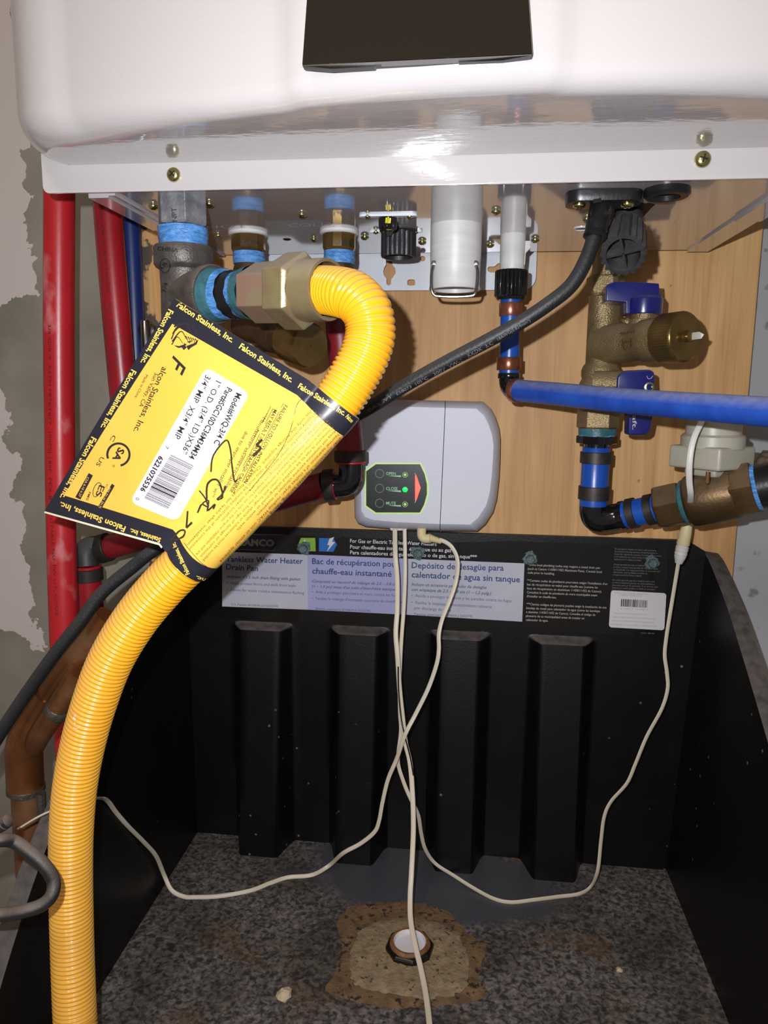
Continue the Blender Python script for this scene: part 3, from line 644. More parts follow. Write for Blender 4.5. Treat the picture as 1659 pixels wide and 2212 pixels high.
hose = thing('gas_hose', 'yellow corrugated flexible gas hose with plated hex nuts looping down in front', 'hose', AE)
b = MB(); b.lathe(TC, hax, [(tu(470), .0134), (tu(556), .0134)], 40, cap=False); b.build('pipe_nipple', 'black_plastic', hose)
b = MB()
b.lathe(TC, hax, [(tu(486), wob(.0146, .0002, 1)), (tu(493), wob(.0141, .0003, 2)), (tu(501), wob(.0137, .0005, 4))], 72, cap=False)
b.lathe(TC, hax, [(tu(523), wob(.0136, .0005, 4)), (tu(532), wob(.0142, .0002, 2))], 72, cap=False)
b.build('thread_sealant', 'sealant_blue', hose)
b = MB(); b.lathe(TC, hax, [(tu(530), wob(.0140, .0002, 4)), (tu(542), wob(.0150, .0002, 2)), (tu(552), wob(.0153, .0002, 2))], 60, cap=False); b.build('thread_sealant', 'sealant_teal', hose)
h0, h1, h2, h3 = tu(549), tu(612), tu(664), tu(710)
b = MB(); b.lathe(TC, hax, [(h0, .0140), (h0 + .001, .0168), (h1, .0168)], 6, rot=radians(90+31)); b.build('hex_adapter', 'hex_zinc', hose, smooth=0, bevel=.0006)
def chamf(R): return lambda a: R
b = MB(); b.lathe(TC, hax, [(h1 - .0005, .0176), (h1 + .0018, .0206), (h2 - .002, .0206), (h2, .0182)], 6, rot=radians(90+31)); b.build('hex_nut', 'nut_zinc', hose, smooth=0, bevel=.0008)
b = MB(); b.lathe(TC, hax, [(h2 - .001, .0166), (h2 + .001, .0163), (h3 - .002, .0161), (h3, .0158), (h3, .0142), (h3 - .008, .0138)], 56, cap=False); b.build('nut_collar', 'nut_zinc', hose)

HR = .0126
hp = [TC + hax*(h3 - .012), TC + hax*(h3 - .004)] + [P(*p) for p in ((742, 633, -.279), (770, 645, -.285), (794, 676, -.289), (800, 720, -.290), (790, 762, -.292), (768, 806, -.294), (728, 868, -.296), (662, 944, -.297), (595, 1018, -.296), (532, 1084, -.294), (470, 1148, -.292), (410, 1208, -.290), (347, 1272, -.289), (290, 1342, -.288), (240, 1425, -.287), (207, 1510, -.286), (181, 1600, -.285), (162, 1700, -.284), (154, 1800, -.283), (153, 1900, -.283), (155, 2000, -.284), (158, 2100, -.287), (163, 2212, -.292))]
hp += [P(170, 2270, -.305), P(180, 2290, -.335), P(185, 2300, -.365), P(185, 2400, -.39), P(185, 2600, -.40)]
hc = resample(catmull(hp, 16), .0025/7)
PIT = .0027
def hr(s):
    a = abs(cos(pi*s/PIT)); return HR - .0011*a**5 - .0001
b = MB(); b.tube(hc, hr, 44); hose_o = b.build('corrugated_tube', 'yellow_coat', hose, smooth=180)
b = MB(); sf = on(bvh(hose_o), .0002); poly(b, sf, [(161, 1546), (165, 1541), (164, 1556), (163, 1568), (168, 1574), (165, 1576), (158, 1573), (161, 1562), (157, 1552)]); b.build('paint_fleck', 'paper_white', hose)

# ================================================================== PAPER TAG
tg = thing('paper_tag', 'yellow card tag with black lettered border wrapped around the gas hose', 'tag', P(400, 940, -.3))
# stations along the hose inside the sleeve
def near(uv):
    best = min(range(len(hc)), key=lambda i: (lambda c: (829.5 + c.dot(right)/c.dot(fwd)*F - uv[0])**2 + (1106 + c.dot(down)/c.dot(fwd)*F - uv[1])**2)(hc[i] - CP)); return best
i0 = near((729, 868)); i1 = near((408, 1215)); NS = 40
cards = []
LT = P(378, 645, -.272); LB = P(97, 1104, -.262)        # free outer edge of the front sheet
for k in range(NS+1):
    t = k/NS; i = round(i0 + (i1-i0)*t); c = hc[i]; T = (hc[i+5]-hc[i-5]).normalized()
    vdir = (CP - c).normalized(); e = (vdir - T*vdir.dot(T)).normalized(); s_ = T.cross(e)     # e towards camera
    if s_.dot(right) < 0: s_ = -s_
    R = .0136; row = []
    edge = LT + (LB-LT)*t + Vector((0, -.002*sin(pi*t), 0))
    # crease: left shoulder of the hose
    a0 = radians(-52); cr = c + (e*cos(a0) + s_*sin(a0))*R
    # dip before the shoulder
    wr = .0010*sin(t*61) + .0006*sin(t*103 + 1)
    dip = cr - s_*.006 - e*.0020
    for j in range(17):
        q_ = j/16; a = edge + (dip - edge)*q_; row.append(a - e*(wr*.8*t*(1-t)*4*ss(.88, 1, q_)))
    row.append(dip + (cr - dip)*.35 + e*(.0001 + wr*.1)); row.append(dip + (cr - dip)*.7 + e*(.0005 - wr*.25))
    for j in range(25):
        a = a0 + (radians(205) - a0)*j/24; row.append(c + (e*cos(a) + s_*sin(a))*(R + .00025*sin(t*37 + j)*(1 if j < 6 else .3)))
    bkc = row[-1]; e2 = edge + Vector((0, .0014, -.0)) 
    for j in range(1, 13): q_ = j/12; row.append(bkc + (e2 - bkc)*q_ + Vector((0, .0012*sin(pi*q_)*(1-q_), 0)))
    cards.append(row)
NR = len(cards[0])
# finer rows at the two border bands: parameter t in [0, .085] and [.90, 1]
b = MB(); vs = [p for r in cards for p in r]; 
def cell_mat(i, j):
    t = (i+.5)/NS
    if j >= 16 + 2 + 25: return 0
    return 0
fs = []; ms = []
for i in range(NS):
    for j in range(NR-1): fs.append((i*NR+j, (i+1)*NR+j, (i+1)*NR+j+1, i*NR+j+1))
b.add(vs, fs); card = b.build('card_sheet', 'card_yellow', tg, smooth=50)
sol = card.modifiers.new('thickness', 'SOLIDIFY'); sol.thickness = .0003; sol.offset = 0
ct = bvh(card); sf = on(ct, .0003); sf2 = on(ct, .00042); sf3 = on(ct, .00058)
# border bands, laid along the sheet as strips following its surface
def cs(t, j):                                # point on the card at fractional station t, fractional row index j
    i = min(NS-1, max(0, int(t*NS))); f = t*NS - i; j0 = min(NR-2, int(j)); g = j - j0
    a = cards[i][j0]*(1-g) + cards[i][j0+1]*g; b_ = cards[i+1][j0]*(1-g) + cards[i+1][j0+1]*g; return a*(1-f) + b_*f
def cn(t, j):
    d1 = cs(min(1, t+.01), j) - cs(max(0, t-.01), j); d2 = cs(t, min(NR-1.01, j+.3)) - cs(t, max(0, j-.3)); n_ = d1.cross(d2).normalized()
    c = cs(t, j); 
    return n_ if n_.dot(cs(t, j) - hc[round(i0 + (i1-i0)*t)]) > 0 or j < 17 and n_.dot(CP - c) > 0 else -n_
def csn(t, j, off): 
    n_ = cn(t, j)
    if j < 18 and n_.dot(CP - cs(t, j)) < 0: n_ = -n_
    return cs(t, j) + n_*off
b = MB(); js = [x/2 for x in range(0, 2*42)]
b.grid(lambda t, j: csn(t, j, .0003), [0, .02, .045, .07, .085], js)
b.grid(lambda t, j: csn(t, j, .0003), [.905, .93, .955, .98, 1.0], js)
b.grid(lambda t, j: csn(t, j, .0003), [.085 + .82*k/24 for k in range(25)], [0, .5, 1, 1.3])
b.build('black_border', 'card_black', tg, smooth=50)
# pale double edge at the lower end
b = MB()
low = [csn(.999, x/2, 0) for x in range(0, 35)]
for k in range(len(low)-1):
    p, q_ = low[k], low[k+1]; o1 = Vector((0, .0004, 0)); dn = (LB - LT).normalized()*.0016
    b.add([p, q_, q_ + dn + o1, p + dn + o1, p + o1*4, q_ + o1*4], [(0, 1, 2, 3), (3, 2, 5, 4)])
b.build('card_edge', 'card_edge', tg)
t = MB(); FS = 'Falcon Stainless, Inc.'; fb = .026
for s_t, A, B, h in ((FS, (382, 662), (502, 741), 12.5), (FS, (517, 752), (630, 827), 12.5), (FS, (644, 838), (742, 897), 11.5), ('Falcon', (745, 900), (757, 912), 9),
    (FS, (366, 668), (305, 783), 12.5), (FS, (286, 798), (219, 923), 12.5), (FS, (200, 943), (131, 1074), 12.5), ('Falcon Stainless, Inc.', (274, 1138), (133, 1084), 12.5), ('Stainless, Inc.', (350, 1163), (284, 1142), 10),
    (FS, (410, 1238), (379, 1170), 9), ('Inc.', (448, 1250), (424, 1242), 8)):
    t = MB(); text(t, sf3, s_t, A, B, h, fb); t.build('border_lettering', 'ink_yellow', tg)
t = MB()
# company lines run down the card
text(t, sf2, 'F', (376, 768), (362, 797), 36, .01, shear=.35)
text(t, sf2, 'alcon Stainless, Inc.', (352, 792), (289, 931), 13, .008)
text(t, sf2, 'Sun Valley, CA', (336, 805), (301, 877), 9); text(t, sf2, 'Made in China', (316, 809), (292, 858), 6)
text(t, sf2, 'C', (245, 939), (238, 951), 9); text(t, sf2, 'US', (219, 986), (208, 1004), 9)
# round certification mark
cx_, cy_ = 257, 982
def rot2(p, a, c=(cx_, cy_)): return (c[0] + p[0]*cos(a) - p[1]*sin(a), c[1] + p[0]*sin(a) + p[1]*cos(a))
ra = radians(119)
stroke(t, sf2, [rot2((24*cos(a), 24*sin(a)), ra) for a in [radians(40 + 280*k/24) for k in range(25)]], 4.6, sub=1)
stroke(t, sf2, [rot2((24*cos(a), 24*sin(a)), ra) for a in [radians(-12 + 24*k/6) for k in range(7)]], 4.6, sub=1) if False else None
text(t, sf2, 'SA', rot2((-15, 7), ra), rot2((15, 7), ra), 15, .03); text(t, sf2, '®', (246, 1003), (243, 1008), 5)
text(t, sf2, 'ES', (216, 1047), (207, 1070), 13, .01); stroke(t, sf2, [(211 + 8*cos(a)*.9 + 14*sin(a)*-.4, 1058 + 8*cos(a)*.35 + 15*sin(a)) for a in [2*pi*k/16 for k in range(16)]], 1.3, closed=True)
text(t, sf2, 'PMG', (193, 1062), (187, 1080), 5, .01); text(t, sf2, 'EC', (231, 1046), (228, 1054), 4)
for q4 in (((193, 1022), (202, 1027), (175, 1079), (164, 1074)), ((243, 1045), (249, 1049), (219, 1101), (211, 1098))):
    poly(t, sf2, q4)
t.build('card_print', 'ink', tg)
t = MB(); text(t, sf3, 'CSA 6.10 6.27', (190, 1030), (171, 1072), 5); text(t, sf3, 'ANSI Z21.24  Z21.75', (238, 1052), (215, 1096), 4.5); t.build('stamp_lettering', 'ink_yellow', tg)
# maker emblem: bird head of curved strokes
t = MB()
for k, (a, bb, c, wd) in enumerate((((371, 733), (382, 712), (404, 702), 2.0), ((374, 722), (385, 706), (410, 698), 2.6), ((381, 713), (392, 702), (416, 708), 3.2), ((373, 738), (392, 716), (404, 734), 2.6), ((377, 706), (398, 700), (418, 724), 3.4), ((372, 745), (384, 728), (396, 742), 1.8), ((392, 701), (410, 700), (424, 722), 2.6), ((402, 700), (420, 706), (428, 726), 2.0), ((414, 704), (426, 714), (430, 732), 1.6))):
    stroke(t, sf2, [a, bb, c], (lambda ww: (lambda s: ww*(1 - .75*s) + .6))(wd))
for pp in (((403, 748), (420, 742), (430, 733), (426, 744), (414, 751), (408, 757)), ((376, 746), (388, 748), (400, 744), (404, 751), (398, 757), (394, 751), (386, 752)), ((406, 738), (416, 736), (410, 742)), ((398, 741), (405, 745), (399, 747))):
    poly(t, sf2, pp)
for k in range(5): stroke(t, sf2, [(402 + 5*k, 726 + 1.5*k), (406 + 5*k, 734 + k), (407 + 4*k, 742)], lambda s: 2.2*(1-s) + .4)
t.build('bird_emblem', 'ink', tg)
# white adhesive label
t = MB(); W4 = ((446, 793), (541, 850), (383, 1127), (281, 1085))
def bil(a, c, Q=W4):
    A, B, C_, D_ = [Vector(p) for p in Q]; p = (A*(1-a) + B*a)*(1-c) + (D_*(1-a) + C_*a)*c; return (p.x, p.y)
lab = [bil(x, y) for x, y in [(q[0], q[1]) for q in [(min(1, max(0, x)), min(1, max(0, y))) for x, y in [(p[0]/1.0, p[1]/3.0) for p in rrect(0, 0, 1, 3, .14, 5)]]]]
NL = 24
def lrow(c):                                  # label outline rounded at the corners
    cc = c*2.9; r = .14; dxx = r - sqrt(max(0, r*r - max(0, r-cc, cc-(2.9-r))**2)); return dxx
t.grid(lambda c, a: sf(*bil(lrow(c) + (1-2*lrow(c))*a, c)), [0, .005, .012, .022, .034, .048] + [.048 + .904*k/NL for k in range(1, NL)] + [.952, .966, .978, .988, .995, 1], [k/8 for k in range(9)]); t.build('adhesive_label', 'paper_white', tg)
t = MB()
text(t, sf3, 'Model#WQ-3/4 C', (512, 848), (463, 958), 13, .02); text(t, sf3, 'Part#SGC10DC36M34M34', (492, 836), (409, 988), 13, .02)
text(t, sf3, '1" O.D. (3/4" I.D.)X36"', (468, 822), (393, 977), 13, .006); text(t, sf3, '3/4" MIP  X3/4" MIP', (446, 810), (377, 945), 13, .006)
text(t, sf3, '7', (360, 962), (357, 967), 8); text(t, sf3, '6221075536', (346, 984), (304, 1059), 11, .03); text(t, sf3, '0', (296, 1074), (294, 1079), 8)
t.build('label_lettering', 'ink', tg)
t = MB(); g = MB(); random.seed(11); pos = 0
BA, BB, BC, BD = (371, 982), (420, 1006), (364, 1101), (312, 1077)
while pos < .985:
    wd = random.choice((.012, .012, .02, .03, .012)); gap = random.choice((.012, .014, .02)); mm = t if random.random() < .35 else g
    Q = (BA, BB, BC, BD); poly(mm, sf3, [bil(0, pos, Q), bil(1, pos, Q), bil(1, min(1, pos+wd), Q), bil(0, min(1, pos+wd), Q)]); pos += wd + gap*.6
t.build('barcode', 'ink', tg); g.build('barcode_grey', 'grey_bar', tg)
# notice lines
t = MB()
text(t, sf2, 'FAILURE TO FOLLOW INSTALLATION', (615, 874), (527, 1042), 8, .008); text(t, sf2, 'MAY RESULT IN GAS LEAKAGE CAUSING', (593, 884), (500, 1062), 8, .008)
text(t, sf2, '**Manufacturer assumes no liability', (574, 890), (484, 1056), 8); text(t, sf2, 'due to improper installation**', (531, 931), (456, 1072), 8); 
for A, B in (((613, 872), (524, 1042)), ((591, 882), (498, 1062)), ((586, 878), (493, 1056))): stroke(t, sf2, [A, ((A[0]+B[0])/2, (A[1]+B[1])/2), B], 1.0, sub=3)
t.build('notice_print', 'ink', tg); t = MB(); text(t, sf2, 'WARNING', (641, 1077), (603, 1120), 9, .02)
t.build('warning_lettering', 'ink', tg); t = MB(); stroke(t, sf2, [(540, 1060), (600, 985), (628, 930), (640, 880), (655, 862), (680, 866), (720, 885), (742, 905), (748, 920), (740, 945)], 1.1)
t.build('frame_line', 'ink', tg); t = MB(); stroke(t, sf2, [(398, 1172), (425, 1205), (445, 1222), (470, 1235)], 1.1)
t.build('frame_line', 'ink', tg)
t = MB()
lines = ['Use only the fittings supplied. Check all fittings for leaks after installation.', 'A readily accessible manual shutoff valve must be installed upstream of the connector.', 'Not to be used for other applications or at any other location.', 'DO NOT REUSE! The connector and fittings are designed for use only on the original installation and are', 'This connector should be replaced immediately at the first sign of damage or corrosion.', 'or for use in contact with the ground. Contact with foreign objects or substances must be avoided.', 'Connector is not to be installed underground or within walls.', 'does not constitute extreme vibration or movement.', 'Normal operation of a clothes dryer, rooftop HVAC unit or similar appliance', 'after installation. Repeated bending, flexing or']
ax2 = Vector((408-729, 1215-868)).normalized(); nx = Vector((-ax2.y, ax2.x))    # axis and sideways direction in the photo
if nx.x < 0: nx = -nx
for k, ln in enumerate(lines):
    off = -34 + 84*k/(len(lines)-1); c0 = Vector((724, 880)) + nx*off + ax2*(30 + abs(off)*.2); Lg = min(405, 5.0*len(ln))
    text(t, sf2, ln, c0, c0 + ax2*Lg, 5.6, .0, bow=-13 if False else 0)
t.build('notice_small_print', 'ink_brown', tg)
t = MB()
stroke(t, sf3, [(457, 1020), (462, 985), (488, 952), (498, 965), (503, 1010), (508, 1040), (515, 1035)], 3.4)
stroke(t, sf3, [(447, 1085), (450, 1045), (468, 1036), (478, 1050), (482, 1075), (470, 1078), (480, 1068), (489, 1050)], 4.2)
stroke(t, sf3, [(432, 1060), (445, 1078), (450, 1094), (440, 1090)], 3.2); stroke(t, sf3, [(428, 1108), (438, 1088), (452, 1082), (449, 1104), (466, 1090), (462, 1100)], 3.6)
stroke(t, sf3, [(407, 1104), (404, 1140)], 3.6, sub=1); stroke(t, sf3, [(404, 1140), (416, 1128)], 3.4, sub=1); stroke(t, sf3, [(371, 1168), (388, 1148), (400, 1146), (397, 1160), (377, 1166)], 4)
stroke(t, sf3, [(568, 950), (556, 962), (564, 968), (548, 985)], 5)
t.build('marker_scrawl', 'marker', tg)

# ================================================================== PIPES ON THE LEFT
def pipe(name, lst, r, m, label, cat='pipe', n=24, rings=(), fit=()):
    root = thing(name, label, cat, P(*lst[0])); b = MB(); b.tube(path(lst, 8), r, n); o = b.build('pipe_run', m, root); return root, o
r_, rp = pipe('red_pipe', [(128, 300, -.11), (128, 430, -.11), (127, 700, -.11), (129, 950, -.112), (132, 1150, -.115), (138, 1350, -.12), (147, 1560, -.125), (160, 1760, -.13), (175, 2000, -.14)], .0112, 'red_pex', 'red plastic pipe with white scuffs, nearest the left wall patches')
t = MB(); text(t, on(bvh(rp)), '3/4 SDR-9  ASTM F876/F877  100PSI 180F  PEX-B', (104, 700), (106, 1080), 6); text(t, on(bvh(rp)), 'POTABLE NSF-PW U.P. CODE', (108, 1110), (120, 1330), 6); t.build('pipe_lettering', 'red_print', r_)
r_, rp = pipe('red_pipe', [(225, 330, -.05), (232, 440, -.05), (246, 620, -.05), (262, 800, -.05), (275, 950, -.05), (280, 1100, -.05)], .0115, 'red_pex_clean', 'red plastic pipe bowing down between the grey wall and the blue pipe')
t = MB(); text(t, on(bvh(rp)), 'PEX 3/4 SDR-9 100PSI 180F ASTM F876', (214, 440), (247, 790), 6); t.build('pipe_lettering', 'red_print', r_)
pipe('blue_pipe', [(272, 380, -.016), (280, 470, -.016), (287, 600, -.016), (293, 760, -.016), (296, 950, -.016)], .0085, 'blue_pex_left', 'narrow dark blue pipe beside the plywood left edge')
# steel pin (lever end)
c = P(314, 700, -.03); b = MB(); b.lathe(Vector((c.x, c.y, ztop(692, c))), (0, 0, -1), [(0, .0035), (.001, .0042), (.03, .0042), (.031, .003)], 20); b.lathe(P(322, 715, -.02), (0, -1, 0), [(0, .0075), (.006, .0075), (.007, .006)], 20, 1); 
tag(b.build('steel_pin', ['steel_wire', 'screw_dark']), 'small shiny steel pin poking above the tag left edge', 'pin')

def ring(b, p, ax, r, w, mi=0): b.lathe(Vector(p) - Vector(ax).normalized()*w/2, ax, [(0, r*.97), (0.0004, r), (w-.0004, r), (w, r*.97)], 32, mi)
# left brass isolation valve behind the hose nuts
va = thing('isolation_valve', 'tarnished brass valve half hidden behind the tag, round cap facing out', 'valve', (n1.x, n1.y, n1.z - .02))
zt = ZB - .014; b = MB(); p0 = Vector((n1.x, n1.y, zt)); rr = r1*.92
b.lathe(p0, (0, 0, -1), [(0, wob(rr, .0002, 1)), (.005, wob(rr*1.04, .0002, 2)), (.0085, wob(rr, .0001, 2))], 60); b.build('thread_sealant', 'sealant_blue', va)
b = MB(); b.lathe(p0 + Vector((0, 0, -.0085)), (0, 0, -1), [(0, rr*.9), (.003, rr), (.012, rr), (.014, rr*.85), (.04, rr*.85), (.06, rr*.95), (.11, rr*.95)], 40)
s0 = P(530, 700, -.105); s1 = P(640, 737, -.150); sx_ = (s1-s0).normalized(); Ls = (s1-s0).length
b.lathe(s0, sx_, [(0, .0125), (Ls*.45, .0125), (Ls*.55, .0138), (Ls*.7, .0130), (Ls*.72, .0120), (Ls, .012)], 40); b.build('valve_body', 'brass_old', va)
b = MB(); b.lathe(s0, sx_, [(Ls*.88, .0130), (Ls*.9, .0150), (Ls*1.2, .0150), (Ls*1.25, .0138), (Ls*1.255, .0003)], 48, cap=False); b.build('drain_cap', 'brass_smooth', va)
# hot pipe from second connection, elbow, run to lower left, elbow, riser down
hv = thing('hot_water_pipe', 'red pipe assembly with black elbows running behind the yellow hose and tag', 'pipe', (n2.x, n2.y, n2.z - .02))
p0 = Vector((n2.x, n2.y, ZB - .014)); rr = r2*.92
b = MB(); b.lathe(p0, (0, 0, -1), [(0, wob(rr, .0002, 1)), (.005, wob(rr*1.04, .0002, 2)), (.009, wob(rr, .0001, 2))], 60); b.build('thread_sealant', 'sealant_blue', hv)
b = MB(); b.lathe(p0 + Vector((0, 0, -.009)), (0, 0, -1), [(0, rr*.9), (.003, rr), (.018, rr), (.02, rr*.7), (.03, rr*.7)], 12); b.build('brass_adapter', 'brass_smooth', hv, smooth=20)
yh = -.085
A = P(728, 650, yh); C_ = P(758, 1000, yh); E_ = P(755, 1043, yh); 
b = MB(); b.tube([Vector((p0.x, p0.y, ZB - .03)), A, P(758, 985, yh)], .0105, 24); b.build('pipe_run', 'red_pex_dark', hv); b = MB(); L1 = P(706, 1050, yh + .005); L2 = P(232, 1183, yh + .02)
b.tube([P(700, 1048, yh), L2], .0105, 24); b.build('pipe_run', 'red_pex_dark', hv)
b = MB(); elb = catmull([P(758, 990, yh), P(758, 1025, yh), P(752, 1042, yh), P(735, 1048, yh), P(704, 1048, yh)], 8); b.tube(elb, .0098, 24); dnv = (P(758, 1000, yh) - P(757, 960, yh)).normalized()
b.build('elbow', 'black_shiny', hv)
dn2 = P(192, 1300, -.085) - P(187, 1225, -.085); dh2 = P(712, 1048, yh) - P(690, 1050, yh)
for a_, d_, r_q, w_q in ((P(757, 985, yh), dnv, .0128, .0085), (P(712, 1048, yh), dh2, .0128, .0085), (P(225, 1184, yh + .02), L2 - L1, .0125, .010), (P(188, 1240, -.075), dn2, .0132, .0105)):
    b = MB(); ring(b, a_, d_, r_q, w_q); b.build('crimp_ring', 'crimp', hv)
for a_, d_, r_q, w_q in ((P(758, 998, yh), dnv, .0118, .002), (P(722, 1048, yh), dh2, .0118, .002), (P(187, 1224, -.075), dn2, .0122, .0025)):
    b = MB(); ring(b, a_, d_, r_q, w_q); b.build('red_collar', 'red_pex_clean', hv)
b = MB(); b.tube(catmull([P(226, 1184, -.065), P(196, 1184, -.068), P(186, 1196, -.072), P(187, 1225, -.075)], 8), .0102, 24); b.build('elbow', 'black_plastic_dusty', hv)
b = MB(); b.tube(path([(187, 1222, -.075), (193, 1300, -.075), (204, 1380, -.075), (214, 1480, -.075), (222, 1600, -.075)], 6), .0113, 24); b.build('pipe_run', 'red_pex_clean', hv)

# copper pipe lower left
cu = thing('copper_pipe', 'old brown copper pipe with soldered angled fitting at lower left', 'pipe', P(52, 1650, -.2))
b = MB(); yc = -.205
b.tube(path([(232, 1330, yc), (180, 1400, yc), (120, 1480, yc), (72, 1555, yc)], 6), .0085, 24)
b.build('pipe_run', 'copper', cu); b = MB(); b.tube(path([(57, 1690, yc), (60, 1760, yc), (66, 1850, yc), (74, 1960, yc), (84, 2080, yc)], 6), .0105, 28); b.build('pipe_run', 'copper', cu)
b = MB(); b.tube(path([(104, 1500, yc), (72, 1552, yc), (56, 1590, yc), (52, 1622, yc), (53, 1650, yc), (55, 1700, yc)], 8), [.0098 + .0026*min(1, i/22) for i in range(41)], 32); 
b.tube(path([(172, 1452, yc - .012), (124, 1530, yc - .012), (86, 1586, yc - .006), (66, 1622, yc)], 6), [.0078]*19, 24); b.build('soldered_fitting', 'copper', cu)
b = MB(); ring(b, P(124, 1535, yc - .012), P(172, 1452, yc) - P(124, 1535, yc), .0086, .006); b.build('solder_joint', 'solder', cu); b = MB(); ring(b, P(56, 1703, yc), P(57, 1740, yc) - P(56, 1700, yc), .0128, .004); 
b.build('solder_joint', 'solder', cu); b = MB(); sl = [P(88, 1712, yc - .009), P(91, 1760, yc - .009), P(92, 1800, yc - .008)]; b.tube(sl, [.0035, .003, .002], 10); b.build('solder_run', 'solder', cu)
# black cable loop in front
lp = thing('coiled_cable', 'dusty black cable loop crossing the hose at the lower left edge', 'cable', P(100, 1900, -.33))
b = MB(); yl_ = -.335
b.tube(path([(-90, 1850, yl_ - .01), (-40, 1822, yl_ - .008), (0, 1815, yl_ - .005), (30, 1818, yl_), (66, 1842, yl_), (96, 1870, yl_), (115, 1902, yl_), (112, 1933, yl_ - .003), (90, 1955, yl_ - .006), (48, 1969, yl_ - .01), (0, 1976, yl_ - .012), (-80, 1975, yl_ - .02)], 8), .0034, 20)
b.build('cable_loop', 'rubber_dusty', lp); b = MB(); b.tube(path([(-80, 1850, yl_ + .01), (-30, 1800, yl_ + .01), (0, 1784, yl_ + .008), (12, 1776, yl_ + .006)], 6), .0036, 20); b.lathe(P(12, 1776, yl_ + .006), P(22, 1770, yl_) - P(0, 1784, yl_), [(0, .0036), (.002, .0034), (.0028, .002)], 20); b.build('cable_end', 'rubber_dusty', lp)
t = MB(); sf = on(bvh([o for o in lp.children][0])); text(t, sf, 'SPVT  USA', (12, 1974), (84, 1963), 5); t.build('cable_lettering', 'grey_print', lp)

# ================================================================== RIGHT SIDE: DRAIN PIPE, VALVE, SENSOR
dp = thing('condensate_pipe', 'dusty blue pipe with black elbow crossing from the white spout to the right edge', 'pipe', P(1104, 650, -.085))
ya = -.085
b = MB(); b.tube([P(1103, 640, ya), P(1102, 700, ya), P(1099, 806, ya)], .0073, 24); b.build('pipe_run', 'blue_pex', dp)
b = MB(); dv = P(1102, 700, ya) - P(1103, 660, ya); ring(b, P(1103, 669, ya), dv, .0086, .0095); b.build('copper_crimp', 'copper_ring', dp); b = MB(); ring(b, P(1099, 786, ya), dv, .0090, .0095); b.build('copper_crimp', 'copper_ring', dp)
b = MB(); b.tube(catmull([P(1099, 806, ya), P(1099, 826, ya - .001), P(1105, 840, ya - .003), P(1120, 846, ya - .008)], 8), [.0071 + .0003*i/24 for i in range(25)], 24); ring(b, P(1099, 812, ya), dv, .0082, .004); b.build('elbow', 'black_shiny', dp)
b = MB(); hpth = path([(1112, 843, -.095), (1200, 851, -.122), (1350, 866, -.165), (1500, 878, -.208), (1659, 890, -.246), (1800, 900, -.275)], 8)
b.tube(hpth, [.0080 + .0*i for i in range(len(hpth))], 32); b.build('pipe_run', 'blue_pex_dusty', dp)
b = MB(); d0 = hpth[2] - hpth[0]; ring(b, hpth[0] + d0.normalized()*.001, d0, .0089, .005); b.build('copper_crimp', 'copper_ring', dp)

# main brass valve
V = thing('drain_valve', 'brass isolation valve with two blue handles and knurled drain cap', 'valve', P(1305, 750, -.07))
yv = -.075; pc = P(1303, 700, yv); xv = pc.x
def zz(v): return ztop(v, Vector((xv, yv, 0)))
k_ = px(1, pc)
b = MB(); b.lathe((xv, yv, ZB), (0, 0, -1), [(0, 30*k_), (ZB - zz(597), 30*k_)], 6, rot=.3)
b.lathe((xv, yv, zz(597)), (0, 0, -1), [(0, 36*k_), (.001, 41*k_), (zz(597)-zz(636), 41*k_), (zz(597)-zz(643), 36*k_)], 6, rot=.3); b.build('top_nut', 'brass_valve', V, smooth=0, bevel=.001)
b = MB(); b.lathe((xv, yv, zz(640)), (0, 0, -1), [(0, 36*k_), (.001, 33*k_)] + [(zz(640) - zz(v), r*k_) for v, r in ((660, 33), (785, 33), (792, 38), (800, 41), (812, 41), (818, 39), (830, 44), (842, 47), (862, 47), (872, 45), (886, 45), (889, 43))], 48)
b.lathe((xv, yv, zz(882)), (0, 0, -1), [(0, 41*k_), (.001, 45*k_), (zz(882)-zz(922), 45*k_), (zz(882)-zz(926), 41*k_)], 6, rot=.15)
o0 = Vector((xv, yv, zz(745))); o1 = P(1482, 727, yv - .062); oa = (o1-o0).normalized(); Lo = (o1-o0).length
b.lathe(o0, oa, [(0, .0150), (Lo*.35, .0142), (Lo*.37, .0135), (Lo*.50, .0135), (Lo*.55, .0148), (Lo*.62, .0150), (Lo*.70, .0140), (Lo*.76, .0130), (Lo*.8, .0128)], 48)
b.build('valve_body', 'brass_valve', V, smooth=40)
t = MB(); sf = on(bvh([o for o in V.children if o.name.startswith('valve_body')][0]), .0003); text(t, sf, 'BRASS', (1341, 724), (1372, 719), 6, .01); stroke(t, sf, [(1344, 733), (1347, 750), (1354, 757), (1362, 748), (1363, 731)], 2.2); text(t, sf, '600', (1346, 742), (1360, 740), 6, .01); t.build('cast_lettering', 'brass_smooth', V)
b = MB()
def knurl(R): return lambda a: R - .00025*(0.5 + .5*cos(60*a))
b.lathe(o0, oa, [(Lo*.72, .0128), (Lo*.73, .0142), (Lo*.745, .0136), (Lo*.76, .0148), (Lo*.77, knurl(.0168)), (Lo*.97, knurl(.0168)), (Lo*.985, .0164), (Lo, .0155), (Lo, .004), (Lo + .0005, .0037), (Lo + .004, .0037), (Lo + .0045, .003), (Lo + .0045, .0002)], 240, cap=False); b.build('drain_cap', 'brass_smooth', V, smooth=40)
b = MB(); b.prism([o1 + oa*.004 + Vector(q_) for q_ in ((0, 0, .0022), (.004, -.003, .0026), (.007, -.004, .0008), (.0055, -.0035, -.002), (0, 0, -.0026))], Vector((.0006, .0012, 0))); b.build('cap_strap', 'nylon', V, bevel=.0003)
